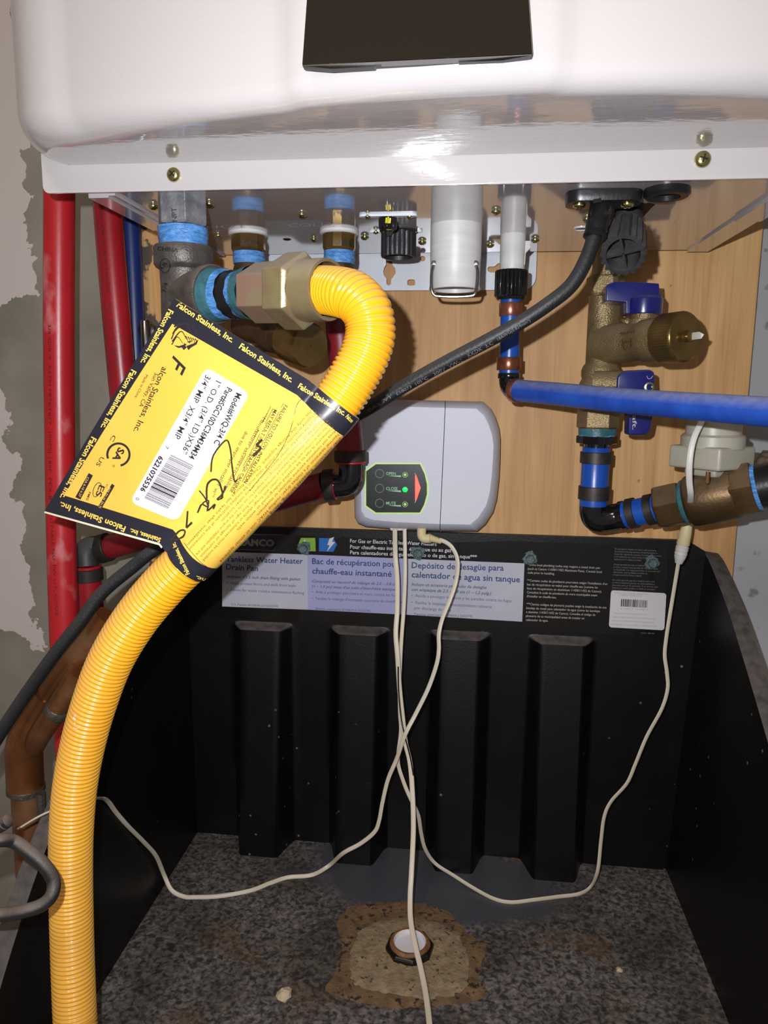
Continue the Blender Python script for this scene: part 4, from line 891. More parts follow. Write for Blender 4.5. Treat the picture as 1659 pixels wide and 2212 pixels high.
# upper lever
yh2 = yv - .028; hb = MB(); st = P(1390, 690, yv - .025)
b = MB(); b.lathe((st.x, st.y, st.z - .006), (0, 0, 1), [(0, .011), (.003, .0125), (.0055, .0125), (.006, .009), (.012, .009)], 36); b.lathe(P(1356, 693, yv - .025), (.2, -.3, 1), [(-.001, .0055), (.001, .0055), (.001, .003), (-.001, .003)], 20, cap=False); b.build('valve_stem', 'brass_valve', V)
b = MB(); q3 = lambda u, v: P(u, v, yh2 - .004)
b.prism([q3(1309, 622), q3(1314, 613), q3(1330, 608), q3(1380, 609), q3(1424, 612), q3(1426, 648), q3(1428, 676), q3(1352, 678), q3(1352, 653), q3(1310, 650)], Vector((0, .020, 0))); 
b.lathe(P(1390, 680, yh2 + .002) , (0, 0, 1), [(0, .0125), (.011, .0125), (.0125, .011)], 32)
for dx in (-.006, .002, .009):
    pp = P(1392, 676, yh2 - .005); b.box((pp.x + dx - .0012, pp.y - .001, pp.z), (pp.x + dx + .0012, pp.y + .004, pp.z + .013))
b.build('valve_handle', 'handle_blue', V, smooth=35, bevel=.0016, bseg=3)
# lower lever
b = MB(); q3 = lambda u, v: P(u, v, yv - .030)
b.prism([q3(1334, 815), q3(1340, 806), q3(1356, 800), q3(1405, 798), q3(1414, 804), q3(1415, 850), q3(1410, 900), q3(1404, 932), q3(1394, 940), q3(1357, 940), q3(1358, 880), q3(1350, 845), q3(1332, 842)], Vector((0, .016, 0))); lh = b.build('valve_handle', 'handle_blue', V, smooth=35, bevel=.0018, bseg=3)
b = MB(); b.lathe(P(1345, 828, yv - .02), (1, -.3, 0), [(-.02, .009), (.0, .009), (.006, .008)], 24); b.build('valve_stem', 'brass_valve', V)
b = MB(); sf = on(bvh(lh), .0002); text(b, sf, 'craft.', (1367, 876), (1366, 928), 9, .01); b.build('handle_lettering', 'label_print', V); b = MB(); stroke(b, sf, [(1397, 812), (1400, 818), (1406, 817), (1410, 812)], 1.2); b.build('handle_mark', 'label_print', V)
b = MB(); b.lathe(P(1402, 836, yv - .030), (0, -1, 0), [(-.002, .0032), (.001, .0034), (.0012, .0022), (-.0005, .002), (-.0005, .0003)], 20, cap=False); b.build('handle_screw', 'zinc', V)
# cold supply pipe below the valve
cs_ = thing('cold_supply_pipe', 'short blue pipe with black fittings and grey crimp rings under the brass valve', 'pipe', P(1296, 1000, yv))
b = MB(); b.lathe((xv, yv, zz(925)), (0, 0, -1), [(0, wob(41*k_, .0002, 1)), (.003, wob(41*k_, .0002, 2)), (zz(925)-zz(942), wob(40*k_, .0002, 2))], 60); b.build('thread_sealant', 'sealant_teal', cs_)
b = MB(); b.lathe((xv, yv, zz(939)), (0, 0, -1), [(0, wob(40.5*k_, .0003, 1)), (.0015, wob(40*k_, .0003, 4))], 60); b.build('thread_sealant', 'sealant_blue', cs_)
b = MB(); b.lathe((xv, yv, zz(941)), (0, 0, -1), [(0, 41*k_), (.0005, 44*k_), (zz(941)-zz(957), 44*k_), (zz(941)-zz(958), 42*k_)], 8, rot=.1); b.lathe((xv, yv, zz(957)), (0, 0, -1), [(0, 26*k_), (.006, 26*k_)], 32); b.build('threaded_adapter', 'black_shiny', cs_, smooth=20)
b = MB(); b.lathe((xv, yv, zz(966)), (0, 0, -1), [(0, 29*k_), (.0005, 30*k_), (zz(966)-zz(1092), 30*k_)], 36)
b.build('pipe_run', 'blue_pex', cs_)
b = MB()
for a, c in ((976, 1000), (1050, 1078)): b = MB(); b.lathe((xv, yv, zz(a)), (0, 0, -1), [(0, 33*k_), (.0003, 34*k_), (zz(a)-zz(c), 34*k_), (zz(a)-zz(c)+.0002, 33*k_)], 36); b.build('crimp_ring', 'crimp', cs_)
sa = P(1345, 1113, yv - .003); sb = P(1640, 1052, yv - .045); sv = (sb-sa).normalized()
def su(u):
    lo_, hi_ = -.1, .3
    for _ in range(40):
        t_ = (lo_+hi_)/2; c = sa + sv*t_ - CP; uu = 829.5 + c.dot(right)/c.dot(fwd)*F
        if uu < u: lo_ = t_
        else: hi_ = t_
    return t_
for a, c in ((1357, 1374), (1396, 1413)): b = MB(); b.lathe(sa, sv, [(su(a), .0110), (su(a)+.0004, .0118), (su(c), .0118), (su(c)+.0002, .011)], 36); b.build('crimp_ring', 'crimp', cs_)
b = MB(); b.lathe(sa, sv, [(su(1346), .0104), (su(1424), .0104)], 36); b.build('pipe_run', 'blue_pex', cs_)
b = MB(); ez = Vector((xv, yv, zz(1086))); b.tube(catmull([ez, Vector((xv, yv, zz(1105))), Vector((xv, yv, zz(1112))) + Vector((.004, 0, -.003)), sa - sv*.006, sa + sv*.004], 8), .0102, 32); b.lathe(sa, sv, [(-.001, .0112), (su(1350), .0112)], 32); b.build('elbow', 'black_shiny', cs_)
# motorised shut-off valve
mv = thing('shutoff_valve', 'motorised water shut-off with off-white block on thick dark brass body', 'valve', P(1530, 1060, yv - .03))
b = MB(); b.lathe(sa, sv, [(su(1420), .0158), (su(1424), .0172), (su(1474), .0172)], 6, rot=.35); b.build('hex_end', 'brass_old', mv, smooth=0, bevel=.001)
b = MB(); b.lathe(sa, sv, [(su(1474), .0150), (su(1480), .0165), (su(1488), .0168)], 48); b.build('thread_sealant', 'sealant_teal', mv)
b = MB(); b.lathe(sa, sv, [(su(1484), .0165), (su(1490), .0185), (su(1500), .0190), (su(1585), .0190), (su(1590), .0185)], 48); b.lathe(sa, sv, [(su(1585), .0202), (su(1632), .0202)], 6, rot=.35); b.build('valve_body', 'brass_old', mv, smooth=30, bevel=.0005)
b = MB(); b.lathe(sa, sv, [(su(1631), wob(.016, .0003, 1)), (su(1636), wob(.0165, .0004, 3)), (su(1643), wob(.0150, .0003, 2))], 60); b.build('thread_sealant', 'sealant_blue', mv)
bc = P(1537, 985, yv - .032); fr = Matrix.Translation(bc) @ Matrix.Rotation(radians(38), 4, 'Z')
b = MB(); hw = .0205; b.box((-hw, -hw, -.0085), (hw, hw, .0075), 0, fr); b.box((-hw*.62, -hw*.62, -.014), (hw*.62, hw*.62, -.008), 0, fr); b.build('actuator_block', 'nylon', mv, bevel=.0022, bseg=3, smooth=40)
b = MB(); b.lathe(bc + Vector((.000, 0, .006)), (0, 0, 1), [(0, .0215), (.008, .0215), (.0095, .0200), (.0095, .0188), (.028, .0185), (.030, .017)], 48); b.build('actuator_drum', 'nylon', mv)
b = MB(); b.lathe(P(1528, 1038, yv - .055), (0, 0, -1), [(-.006, .0014), (.001, .0016), (.0024, .0008)], 12); b.build('mounting_screw', 'copper', mv)
# dark pipe with mortar crust going off to the right
sp_ = thing('supply_stub', 'dark crusty pipe end leaving the frame beside the shut-off valve', 'pipe', P(1650, 1050, yv - .05))
b = MB(); b.lathe(sa, sv, [(su(1641), .0158), (su(1800), .0158)], 32); b.build('pipe_run', 'black_plastic', sp_)
random.seed(3); b = MB(); cc = P(1665, 1010, yv - .03)
vs = []; 
b.lathe(P(1628, 1000, yv - .028), (1, -.3, -.25), [(0, .001), (.003, wob(.0085, .0012, 1)), (.012, wob(.0115, .0016, 3)), (.025, wob(.0125, .0018, 5)), (.045, wob(.012, .002, 2)), (.07, wob(.011, .001, 2))], 60); b.build('mortar_crust', 'mortar', sp_, smooth=60)

# ================================================================== LEAK ALARM CONTROL BOX
bx = thing('alarm_box', 'white plastic leak alarm box on plywood with lit OPEN CLOSE MUTE panel', 'alarm box', P(910, 1000, -.02))
left_o = [(764, 1010), (762, 930), (772, 895), (800, 869), (830, 863), (961, 866), (950, 1147), (846, 1143), (790, 1138), (773, 1131), (766, 1118)]
right_o = [(961, 866), (1044, 868), (1060, 882), (1070, 901), (1078, 925), (1081, 948), (1080, 1000), (1078, 1035), (1073, 1078), (1065, 1107), (1048, 1133), (1031, 1148), (950, 1147)]
def shell(outl, yo, yi, cen, name, seam):
    b = MB(); n = len(outl); base = [P(u, v, 0.0) for u, v in outl]
    c3 = [P(u, v, yo) for u, v in outl]; base = [Vector((p.x, -.001, p.z)) for p in c3]
    def ins(pt, k, y):
        u, v = pt; du = 0 if pt in seam else (k if u < cen[0] else -k); dv_ = (k*1.0 if v < cen[1] else -k*1.0)
        return P(u + du, v + dv_, y)
    levels = [base, c3, [ins(p, 3, yo - .006) for p in outl], [ins(p, 9, yi + .003) for p in outl], [ins(p, 15, yi) for p in outl]]
    vs = [p for l in levels for p in l]; fs = [tuple(range(n)), tuple(range(4*n, 5*n))[::-1]]
    for l in range(4):
        for i in range(n): fs.append((l*n+i, l*n+(i+1) % n, (l+1)*n+(i+1) % n, (l+1)*n+i))
    b.add(vs, fs); return b.build(name, 'box_plastic', bx, smooth=32)
YI = -.036
sh = shell(left_o, -.018, YI, (880, 1000), 'main_housing', [(961, 866), (950, 1147)])
right_o = [(u + (1.4 if p in ((961, 866), (950, 1147)) else 0), v) for p in [(a, c) for a, c in right_o] for u, v in [p]]
sh2 = shell(right_o, -.018, YI - .0005, (1000, 1000), 'side_module', [(962.4, 866), (951.4, 1147)])
f0 = lambda off: (lambda u, v: P(u, v, YI - off))
t = MB(); octo = [(791, 1018), (812, 1003), (907, 1003), (917, 1024), (922, 1046), (922, 1068), (916, 1090), (907, 1107), (812, 1107), (791, 1092)]
big = [(788, 1016), (810, 1000), (909, 1000), (920, 1022), (926, 1046), (926, 1068), (919, 1092), (909, 1110), (810, 1110), (788, 1094)]
t.prism([P(u, v, YI - .0004) for u, v in big], Vector((0, .0006, 0))); t.build('lit_rim', 'led_rim', bx, smooth=0)
t = MB(); t.prism([P(u, v, YI - .0016) for u, v in octo], Vector((0, .0015, 0))); t.build('control_panel', 'panel_black', bx, smooth=0)
sf = f0(.0018)
for v in (1023, 1055, 1087):
    t = MB(); stroke(t, sf, [(820 + 9*cos(a), v + 9*sin(a)) for a in [2*pi*k/24 for k in range(24)]], 1.5, closed=True, sub=1); t.build('button', 'ring_grey', bx)
t = MB()
for s, v in (('OPEN', 1026), ('CLOSE', 1058.5), ('MUTE', 1090)): text(t, sf, s, (834, v), (859 if s == 'CLOSE' else 855, v + .4), 6.5, .006); poly(t, sf, [(838, v + 2), (866, v + 1), (866, v + 4.5)])
t.build('panel_lettering', 'print_mint', bx)
for v, m_, r in ((1025.5, 'led_green_dim', 3.2), (1057.6, 'led_green', 5.5), (1089.5, 'led_green_dim', 3.2)):
    t = MB(); c = P(875, v, YI - .0016); t.lathe(c, (0, -1, 0), [(0, px(r, c)), (.0004, px(r*.9, c)), (.0007, px(r*.5, c)), (.0008, .00001)], 20, cap=False); t.build('indicator_lamp', m_, bx)
t = MB()
for v in (1025.5, 1089.5): stroke(t, sf, [(875 + 5.5*cos(a), v + 5.5*sin(a)) for a in [2*pi*k/20 for k in range(20)]], 1, closed=True, sub=1)
stroke(t, sf, [(896, 1022), (898, 1026), (908, 1054), (898, 1082), (896, 1086)], 1.2, sub=1); t.build('panel_outline', 'print_mint', bx)
t = MB(); t.prism([P(u, v, YI - .0022) for u, v in ((897, 1027), (900, 1029), (908, 1054), (900, 1079), (897, 1081))], Vector((0, .001, 0))); t.build('alarm_lamp', 'led_red', bx)
t = MB(); t.prism([P(u, v, -.022) for u, v in ((842, 1141), (880, 1141), (878, 1146), (845, 1146))], Vector((0, .012, 0))); t.build('wire_port', 'cord_white', bx)

# ================================================================== DRAIN PAN
pan = thing('drain_pan', 'deep black plastic drain pan with ribbed back and outlet hole, below the heater', 'drain pan', (-.026, -.15, -.436))
ZF = -.436; PL, PR = -.262, .2045; yw = -.006
ribs = [(P(u0, 1370, -.016).x, P(u1, 1370, -.016).x) for u0, u1 in ((522, 602), (734, 812), (955, 1034), (1172, 1262))]
ribs = [(-.2195 + .0, -.1885)] + ribs[1:] if False else ribs
DR = .030
def ztp(x): return -.1235 - .0100*ss(.186, .2085, x) - .0100*ss(-.242, -.264, x) if x > 0 or True else 0
xs = sorted(set([PL + (PR-PL)*k/60 for k in range(61)] + [r0 - .012 + .013*k/6 for r0, r1 in ribs for k in range(7)] + [r1 - .001 + .013*k/6 for r0, r1 in ribs for k in range(7)]))
zs = [0, .01, .09, .0905, .0915, .0925, .0935, .0945, .0955, .097, .112] + [.112 + (.436-.1235-.112)*k/12 for k in range(1, 13)]
zs = sorted(set(zs))
ledge = .0905
def yback(x, dz):
    d = ss(ledge, ledge + .005, dz)*(.36 + .64*min(1, (dz - ledge)/.2)); m_ = 0
    for r0, r1 in ribs: m_ = max(m_, ss(r0 - .012, r0 + .001, x)*(1 - ss(r1 - .001, r1 + .012, x)))
    return yw - DR*d*m_
b = MB(); b.grid(lambda x, dz: (x, yback(x, dz), max(ZF, ztp(x) - dz)), xs, zs)
b.grid(lambda x, k: (x, yw*(1-k), ztp(x)), xs, [0, .5, 1])
rim = [(0.0, -.1335), (-.02, -.139), (-.067, -.162), (-.1, -.183), (-.154, -.220), (-.205, -.257), (-.26, -.294), (-.31, -.346), (-.335, -.385), (-.345, -.395)]
rimc = [(p.x, p.y) for p in catmull([Vector((a, c, 0)) for a, c in rim], 6)]
for xin, sgn in ((PR, 1), (PL, -1)):
    for (fx, z_) in (): pass
    n = len(rimc); vs = []
    for (y, z) in rimc:
        bot = xin - sgn*.012*(1 if sgn > 0 else 0.2)
        z = min(z, -.1335); row = [(bot, y, ZF), (bot + (xin-bot)*.5, y, (ZF+z)/2), (xin, y, z - .001), (xin + sgn*.0015, y, z), (xin + sgn*.0125, y, z - .0015), (xin + sgn*.0135, y, z - .004), (xin + sgn*.0135, y, z - .012), (xin + sgn*.004, y, z - .014), (bot + sgn*.003, y, ZF - .003)]
        vs += row
    m_ = 9; b.add(vs, [(i*m_+j, (i+1)*m_+j, (i+1)*m_+j+1, i*m_+j+1) for i in range(n-1) for j in range(m_-1)])
# front wall
yf_, zf_ = rimc[-1]
b.box((PL - .012, yf_ - .004, ZF - .003), (PR + .012, yf_, zf_))
b.box((PL + .0, yf_ - .004, ZF - .006), (PR - .012, 0, ZF - .0035))
panb = b.build('pan_shell', 'pan_black', pan, smooth=40)
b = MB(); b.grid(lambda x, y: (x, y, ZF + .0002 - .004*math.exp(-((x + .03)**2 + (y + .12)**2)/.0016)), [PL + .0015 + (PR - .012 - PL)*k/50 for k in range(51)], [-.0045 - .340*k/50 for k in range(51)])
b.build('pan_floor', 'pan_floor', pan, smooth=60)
# outlet
dc = PZ(885, 2045, ZF + .004); dc = Vector((dc.x, dc.y, ZF))
b = MB(); R = px(34, dc)
b.lathe(dc, (0, 0, 1), [(-.004, R*1.55), (.005, R*1.55), (.007, R*1.45), (.007, R*1.2)], 8, rot=.2, cap=False); b.build('outlet_nut', 'screw_dark', pan, smooth=0, bevel=.0008)
b = MB(); b.lathe(dc, (0, 0, 1), [(.002, wob(R*1.3, .0002, 1)), (.008, wob(R*1.28, .0002, 1)), (.0095, R*1.16), (.0095, R*1.04), (.006, R)], 48, cap=False); b.build('outlet_ring', 'rust', pan)
b = MB(); b.lathe(dc, (0, 0, 1), [(.0094, R*1.05), (.008, R*.98), (.006, R*.97), (.0056, .0002)], 40, cap=False); b.build('outlet_bore', 'drain_white', pan)
random.seed(8)
def crustmesh(pts, zo, th, name, m, sub=5):
    q_ = catmull([Vector((a, c, 0)) for a, c in pts + [pts[0]]], sub)[:-1]; n = len(q_); loop = []
    for i, p in enumerate(q_):
        jx = random.uniform(-4, 4); jy = random.uniform(-3, 3); loop.append(PZ(p.x + jx, p.y + jy, ZF + zo))
    b = MB(); ring0 = [p + Vector((0, 0, -.004)) for p in loop]; rings = [ring0]
    for k in range(0, 9):
        f = k/9; rings.append([dc + (p - dc)*(1-f)*1.0 + Vector((0, 0, (zo if True else 0) + th*min(1, (k+.3)*1.2)*(1 + random.uniform(-.5, .5)) - 0*dc.z)) if k else p + Vector((0, 0, 0)) for p in loop])
    for k in range(2, len(rings)): rings[k] = [Vector((p.x, p.y, ZF + zo + th*(1 + random.uniform(-.4, .4)))) for p in rings[k]]
    rings = [[p for p in r] for r in rings if True]
    inner = [[p for p in r] for r in rings]; vs = [p for r in inner for p in r]
    fs = [(k*n+i, k*n+(i+1) % n, (k+1)*n+(i+1) % n, (k+1)*n+i) for k in range(len(inner)-1) for i in range(n)]
    b.add(vs, fs); return b.build(name, m, pan, smooth=60)
crustmesh([(728, 1995), (752, 1962), (800, 1950), (850, 1948), (905, 1950), (955, 1962), (992, 1990), (1015, 2020), (1050, 2040), (1045, 2075), (1035, 2110), (1048, 2145), (1020, 2165), (940, 2172), (860, 2180), (780, 2165), (705, 2140), (722, 2100), (735, 2050)], .0004, .0010, 'mineral_crust', 'crust')
crustmesh([(757, 2060), (775, 2015), (800, 1996), (850, 1984), (905, 1986), (960, 2000), (995, 2026), (1010, 2070), (1012, 2120), (990, 2148), (920, 2158), (840, 2148), (770, 2128), (757, 2095)], .0014, .0012, 'pale_crust', 'crust_pale')
# pan screws with sealant blobs
for u, v in ((657, 1184), (903, 1194), (1145, 1206), (1408, 1215)):
    c = P(u, v, yw - .001); b = MB(); b.lathe(c, (0, -1, 0), [(0, wob(.0062, .0007, u)), (.0006, wob(.0056, .0006, u))], 40); b.lathe(c, (0, -1, 0), [(.0005, .0052), (.0018, .0052), (.0019, .0042)], 32); b.lathe(c, (0, -1, 0), [(.001, .0042), (.0052, .0042), (.006, .0034)], 6, rot=u)
    b.build('pan_screw', 'screw_sealed', pan, smooth=25)
# product label
yL = yw - .0004
b = MB(); top = [(452, 1152), (560, 1153), (640, 1156), (700, 1160), (720, 1166), (740, 1160), (800, 1163), (870, 1165), (930, 1172), (1000, 1171), (1100, 1168), (1200, 1172), (1320, 1176), (1400, 1184), (1442, 1188)]
b.prism([P(u, v, yL) for u, v in top + [(1440, 1300), (1428, 1376), (1300, 1369), (1000, 1353), (700, 1345), (456, 1334)]], Vector((0, .0003, 0))); lb = b.build('product_label', 'label_black', pan, smooth=0)
L1_ = lambda u, v: P(u, v, yL - .0001); L2_ = lambda u, v: P(u, v, yL - .00022)
def lp_(name, mb, m): o = mb.build(name, m, lb) ; o.matrix_parent_inverse = Matrix.Identity(4); return o
def lpart(mb, name, m):
    o = mb.build(name, m, pan, smooth=0); o.parent = lb; o.matrix_parent_inverse = Matrix.Identity(4); o.matrix_basis = Matrix.Identity(4); return o
b = MB(); poly(b, L1_, [(480, 1192), (664, 1198), (665, 1317), (480, 1310)]); lpart(b, 'white_panel', 'label_white'); b = MB(); poly(b, L1_, [(882, 1207), (1133, 1217), (1128, 1343), (879, 1328)]); lpart(b, 'white_panel', 'label_white')
b = MB(); poly(b, L1_, [(664, 1198), (882, 1207), (879, 1328), (665, 1317)]); lpart(b, 'lilac_panel', 'label_lilac')
b = MB(); poly(b, L1_, [(643, 1179), (650, 1162), (681, 1162), (682, 1191), (652, 1190)]); lpart(b, 'drop_icon', 'label_green')
b = MB(); poly(b, L1_, [(689, 1162), (720, 1163), (728, 1176), (720, 1192), (689, 1191)]); lpart(b, 'bolt_icon', 'label_blue')
b = MB(); poly(b, L2_, [(712, 1163), (722, 1160), (717, 1170), (724, 1171), (706, 1192), (712, 1178), (707, 1177)]); poly(b, L2_, [(658, 1165), (664, 1176), (668, 1184), (657, 1190), (649, 1184), (653, 1176)])
text(b, L2_, 'For Gas or Electric Tankless Water Heaters', (756, 1172), (943, 1179), 8, .014); text(b, L2_, 'Pour chauffe-eau instantané électrique ou au gaz**', (756, 1185), (984, 1193), 8, .014); text(b, L2_, 'Para calentadores de agua eléctrico o de gas, sin tanque***', (756, 1197), (1030, 1207), 8, .014)
lpart(b, 'heading_lettering', 'sticker')
b = MB(); poly(b, L1_, [(500, 1154), (612, 1155), (592, 1189), (500, 1187)]); lpart(b, 'logo_panel', 'logo_navy')
b = MB(); stroke(b, L2_, [(500, 1154), (612, 1155), (592, 1189), (500, 1187)], 1, closed=True, sub=1); text(b, L2_, 'CAMCO', (512, 1178), (592, 1180), 14, .04); lpart(b, 'logo_lettering', 'label_print_dim')
b = MB(); B = .014
text(b, L2_, 'Tankless Water Heater', (488, 1213), (654, 1218), 12, B); text(b, L2_, 'Drain Pan', (488, 1230), (557, 1234), 12, B)
text(b, L2_, 'Bac de récupération pour', (674, 1218), (862, 1225), 12.5, B); text(b, L2_, 'chauffe-eau instantané', (674, 1239), (846, 1246), 12.5, B)
text(b, L2_, 'Depósito de desagüe para', (889, 1227), (1088, 1233), 13, B); text(b, L2_, 'calentador de agua sin tanque', (889, 1247), (1123, 1258), 13, B); lpart(b, 'navy_lettering', 'label_navy')
b = MB(); sh_ = .25
text(b, L2_, 'Includes 1/1.5 inch drain fitting with gasket', (490, 1248), (649, 1254), 6, .015, sh_); text(b, L2_, '•  Helps protect floors and walls from leaks', (490, 1262), (639, 1268), 6); text(b, L2_, '•  Allows for easier routine maintenance flushing', (490, 1276), (657, 1284), 6); text(b, L2_, 'U.S. Patents 8104634 and D653745', (500, 1308), (601, 1312), 5)
text(b, L2_, 'Comprend un raccord de vidange de 2,5 – 3,8 cm', (674, 1258), (858, 1265), 6, .015, sh_); text(b, L2_, "(1 – 1,5 po) muni d'un joint d'étanchéité statique", (674, 1269), (854, 1276), 6, .015, sh_)
text(b, L2_, '•  Aide à protéger planchers et murs contre les fuites', (674, 1281), (864, 1289), 6); text(b, L2_, "•  Facilite la vidange d'entretien courante du chauffe-eau", (674, 1295), (872, 1303), 6); text(b, L2_, 'Brevets américains 8104634 et D653745', (682, 1317), (800, 1322), 5)
text(b, L2_, 'Incluye un accesorio para tubo de desagüe', (889, 1265), (1051, 1272), 6.5, .015, sh_); text(b, L2_, 'con empaque de 2.5 – 3.8 cm (1 – 1,5 pulg.)', (889, 1276), (1061, 1285), 6.5, .015, sh_)
text(b, L2_, '•  Ayuda a proteger los pisos y las paredes contra las fugas', (889, 1289), (1105, 1301), 6.5); text(b, L2_, '•  Facilita la limpieza o mantenimiento rutinaria', (889, 1304), (1062, 1314), 6.5); text(b, L2_, 'por descarga de agua', (895, 1316), (974, 1321), 6.5); text(b, L2_, 'Patentes americanos 8104634 y D653745', (895, 1329), (1021, 1334), 5.5)
lpart(b, 'body_lettering', 'label_grey')
b = MB()
rows_ = [('*Some local plumbing codes may require a metal drain pan', 1296), ('(such as Camco 11430/11432 Aluminum Pans). Consult local', 1300), ('code prior to installing.', 1198), ('', 0), ("**Certains codes de plomberie pourraient exiger l'installation d'un", 1312), ('bac de récupération en métal pour chauffe-eau (comme les', 1291), ('bacs de récupération en aluminium 11430/11432 de Camco).', 1300), ('Consultez le code de plomberie de votre municipalité avant', 1290), ("d'installer un chauffe-eau.", 1202), ('', 0), ('***Ciertos códigos de plomería pueden exigir la instalación de una', 1310), ('bandeja de metal para calentador de agua (como las bandejas', 1296), ('e aluminio 11430/11432 de Camco). Consulte el código de', 1286), ('plomería de su municipalidad antes de instalar un', 1262), ('calentador de agua.', 1184)]
for i, (s, u1) in enumerate(rows_):
    if s: v0 = 1222 + i*8.5; text(b, L2_, s, (1140 - i*.3, v0), (u1, v0 + (u1-1140)*.045), 5, .004)
lpart(b, 'notice_lettering', 'label_print')
b = MB(); wds = ['No expressed or implied warranty is made concerning', 'this product including warranty of merchantability or', 'fitness for a particular purpose. If an item is determined', 'to be defective our return policy is limited to the', 'replacement of original purchase.', '', 'Aucune garantie expresse ou implicite ne couvre ce', 'produit, y compris toute garantie de valeur marchande', "ou d'aptitude à un usage particulier. Si un article est", 'défectueux, notre politique se limite au', "remplacement de l'achat original.", '', 'No existe garantía expresa o implícita sobre este', 'producto incluyendo garantía de comerciabilidad o', 'idoneidad para un fin particular. Si un artículo está', 'defectuoso nuestra política se limita al reemplazo', 'de la compra original.']
for i, s in enumerate(wds):
    if s: v0 = 1187 + i*5.6; e = 1328 + 100*min(1, len(s)/57); text(b, L2_, s, (1328 - i*.4, v0), (e, v0 + (e-1328)*.045), 3.6)
lpart(b, 'warranty_lettering', 'label_print_dim'); b = MB(); text(b, L2_, 'CAMCO   MFG. INC.', (1384, 1369), (1414, 1370), 3); lpart(b, 'footer_lettering', 'label_print_dim')
b = MB(); st_ = [(1320 + (p[0]), 1275 + p[1]*1.0 + p[0]*.055 - p[1]*0) for p in rrect(0, 0, 120, 80, 6, 4)]
st_ = [(u - (v-1275)*.06, v) for u, v in st_]; b.prism([P(u, v, yL - .0004) for u, v in st_], Vector((0, .0004, 0))); lpart(b, 'price_sticker', 'sticker')
b = MB(); L3_ = lambda u, v: P(u, v, yL - .0005); random.seed(5); u = 1342
while u < 1398:
    wd = random.choice((1, 1.6, 2.4)); poly(b, L3_, [(u, 1294 + (u-1342)*.05), (u+wd, 1294 + (u-1342)*.05), (u+wd-1, 1310 + (u-1342)*.05), (u-1, 1310 + (u-1342)*.05)]); u += wd + random.choice((1, 1.6))
lpart(b, 'sticker_barcode', 'ink')
b = MB()
for i, (a, c, s) in enumerate(((1328, 1400, '8 14634 00011 5 WATER HEATER PAN'), (1340, 1388, 'TANKLESS WATER HEATER'), (1340, 1400, '0 14717 11430 7'), (1326, 1398, 'TANKLESS HEATER DRAIN PAN W/ PVC'), (1324, 1418, 'BANDEJA PARA CALENTADOR DE AGUA SIN TANQUE'), (1322, 1412, 'BAC DE RECUPERATION POUR CHAUFFE-EAU'), (1320, 1420, 'DISTRIBUTED BY CAMCO MFG INC GREENSBORO NC'))):
    v0 = (1282, 1287, 1316, 1326, 1334, 1342, 1350)[i]; text(b, L3_, s, (a, v0), (c, v0 + (c-a)*.05), 3.2)
lpart(b, 'sticker_lettering', 'grey_bar')
# chips of plaster on the floor
for (u, v, r, lab_) in ((615, 2151, .0062, 'largest pale plaster chip lying left of the outlet'), (1338, 2094, .0028, 'small pale chip lying on the pan floor far right')):
    c = PZ(u, v, ZF + .002); bm = bmesh.new(); bmesh.ops.create_icosphere(bm, subdivisions=2, radius=r); random.seed(u)
    for vv in bm.verts: vv.co *= random.uniform(.75, 1.1); vv.co.z *= .6
    bmesh.ops.translate(bm, verts=bm.verts, vec=Vector((c.x, c.y, ZF + r*.5))); me = bpy.data.meshes.new('plaster_chip'); bm.to_mesh(me); bm.free(); me.materials.append(MATS['chip'])
    o = bpy.data.objects.new('plaster_chip', me); COL.objects.link(o); tag(o, lab_, 'debris', 'plaster chips in the pan')

# ================================================================== SIGNAL WIRES
def fy(u, v, lift=.0016):                    # point resting on the pan floor
    return PZ(u, v, ZF + lift)
def wire(name, pts, r, m, label, flat=1.9):
    pp = [q_ if isinstance(q_, Vector) else P(*q_) for q_ in pts]
    b = MB(); b.tube(catmull(pp, 6), r, 12, flat=flat); return tag(b.build(name, m), label, 'wire')
Aw = [(853, 1142, -.024), (854, 1199, -.036), (858, 1251, -.040), (858, 1317, -.044), (855, 1369, -.05), (859, 1421, -.056), (863, 1487, -.06), (870, 1553, -.064), (876, 1605, -.068), (885, 1644, -.072), (890, 1697, -.078), (893, 1784, -.09), (889, 1881, -.106), (886, 1936, -.118), (887, 1987, -.132), (897, 2042, -.15), (908, 2088, -.166), (919, 2143, -.186), (927, 2206, -.210), (932, 2290, -.24)]
wire('signal_wire', Aw, .0011, 'cord_cream', 'cream flat wire hanging straight down from the alarm box over the outlet')
Bw = [(874, 1142, -.024), (875, 1199, -.030), (875, 1251, -.034), (872, 1317, -.038), (868, 1369, -.042), (865, 1420, -.046), (863, 1480, -.048), (864, 1540, -.05), (866, 1579, -.052), (860, 1631, -.056), (861, 1655, -.058), (870, 1684, -.06), (880, 1710, -.062), (893, 1738, -.064), (904, 1763, -.060), (910, 1801, -.054), (919, 1835, -.050)] + [fy(940, 1865, .014), fy(978, 1890, .008), fy(1024, 1919, .003), fy(1066, 1941), fy(1104, 1949), fy(1151, 1944), fy(1205, 1937), fy(1250, 1931), fy(1276, 1915, .004)] + [(1291, 1881, -.050), (1298, 1818, -.046), (1305, 1765, -.044), (1320, 1731, -.043), (1354, 1692, -.042), (1373, 1649, -.042), (1397, 1591, -.042), (1429, 1532, -.042), (1442, 1489, -.042), (1441, 1455, -.042), (1436, 1416, -.042), (1439, 1380, -.042), (1446, 1334, -.042), (1458, 1261, -.042), (1466, 1212, -.044)]
wire('signal_wire', Bw, .0010, 'cord_cream', 'cream wire crossing the pan floor then rising to the inline connector at right', 1.7)
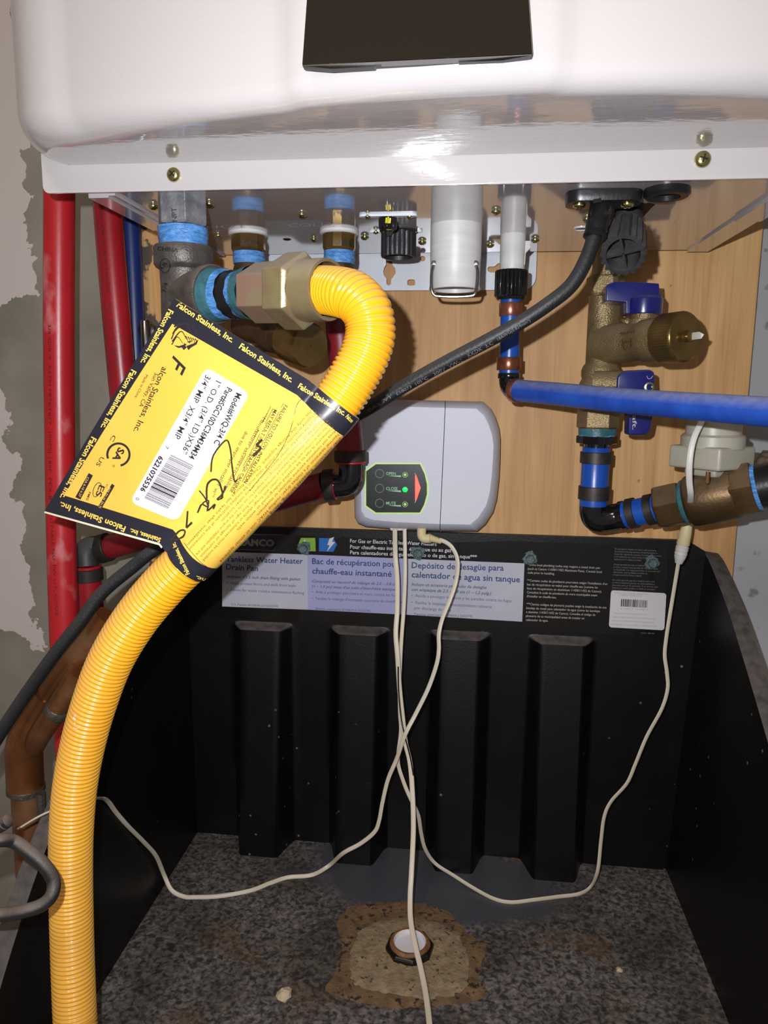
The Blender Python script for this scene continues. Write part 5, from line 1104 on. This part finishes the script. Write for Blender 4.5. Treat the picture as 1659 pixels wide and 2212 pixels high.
Cw = [(950, 1166, -.030), (964, 1172, -.032), (976, 1182, -.034), (986, 1201, -.036), (989, 1225, -.038), (984, 1259, -.040), (971, 1298, -.044), (956, 1335, -.05), (948, 1369, -.055), (948, 1403, -.058), (943, 1435, -.06), (925, 1487, -.062), (899, 1540, -.066), (875, 1587, -.072), (857, 1639, -.068), (838, 1684, -.066), (826, 1734, -.066), (819, 1772, -.066)] + [(809, 1797, -.066), (779, 1822, -.066), (741, 1843, -.066)] + [fy(712, 1869, .006), fy(674, 1890, .003), fy(623, 1895), fy(585, 1907), fy(540, 1924), fy(472, 1936), fy(420, 1938), fy(398, 1937), fy(371, 1923, .006), fy(354, 1889, .018)] + [(337, 1849, -.112), (310, 1818, -.13), (277, 1785, -.15), (250, 1754, -.168), (233, 1731, -.185), (216, 1724, -.205), (170, 1732, -.225), (98, 1757, -.245), (40, 1790, -.25)]
wire('signal_wire', Cw, .0010, 'cord_cream', 'cream wire from the angled plug sweeping left across the pan behind the hose', 1.8)
wire('thin_wire', [(860, 1440, -.0605), (861, 1490, -.0625), (866, 1545, -.0665), (872, 1580, -.0705), (880, 1612, -.0735), (887, 1640, -.0735), (893, 1675, -.0765)], .0006, 'black_plastic', 'hair-thin black wire twisted along the hanging cream wire', 1.0)
pl = thing('angled_plug', 'cream right-angle plug in the bottom of the alarm box', 'plug', P(912, 1150, -.028))
b = MB(); yp = -.028; b.tube(catmull([P(911, 1140, yp), P(911, 1156, yp), P(917, 1163, yp), P(930, 1163, yp - .001)], 6), [.0040]*19, 20); b.build('plug_body', 'connector_cream', pl)
b = MB(); a_ = P(928, 1162, yp); bb = P(954, 1170, yp - .002); d_ = (bb-a_).normalized(); Lp = (bb-a_).length
b.lathe(a_, d_, [(Lp*k/12, (.0036 - .0012*k/12)*(1 if k % 2 else .8)) for k in range(13)], 20); b.build('strain_relief', 'connector_cream', pl)
ic = thing('inline_connector', 'cream and white barrel connector joining wires below the shut-off valve', 'connector', P(1478, 1170, -.06))
c0 = P(1487, 1124, -.052); c1 = P(1466, 1216, -.046); d_ = (c1-c0).normalized(); Lp = (c1-c0).length
b = MB(); b.lathe(c0, d_, [(0, .0028), (Lp*.02, .0034), (Lp*.25, .0046), (Lp*.55, .0052), (Lp*.56, .0050)], 28); b.build('socket_half', 'connector_cream', ic)
b = MB(); b.lathe(c0, d_, [(Lp*.565, .0044), (Lp*.60, .0044), (Lp*.61, .0050), (Lp*.70, .0050), (Lp*.71, .0046), (Lp*.78, .0050), (Lp*.79, .0046), (Lp*.84, .0047), (Lp*.92, .0038), (Lp, .0030)], 28); b.build('plug_half', 'cord_white', ic)
wire('signal_wire', [(1487, 1126, -.054), (1489, 1100, -.098), (1492, 1072, -.128), (1489, 1040, -.135), (1489, 1005, -.138), (1493, 970, -.138), (1501, 941, -.136), (1513, 916, -.132), (1522, 896, -.128)], .0014, 'cord_white', 'white wire hanging in front of the shut-off valve block', 1.5)
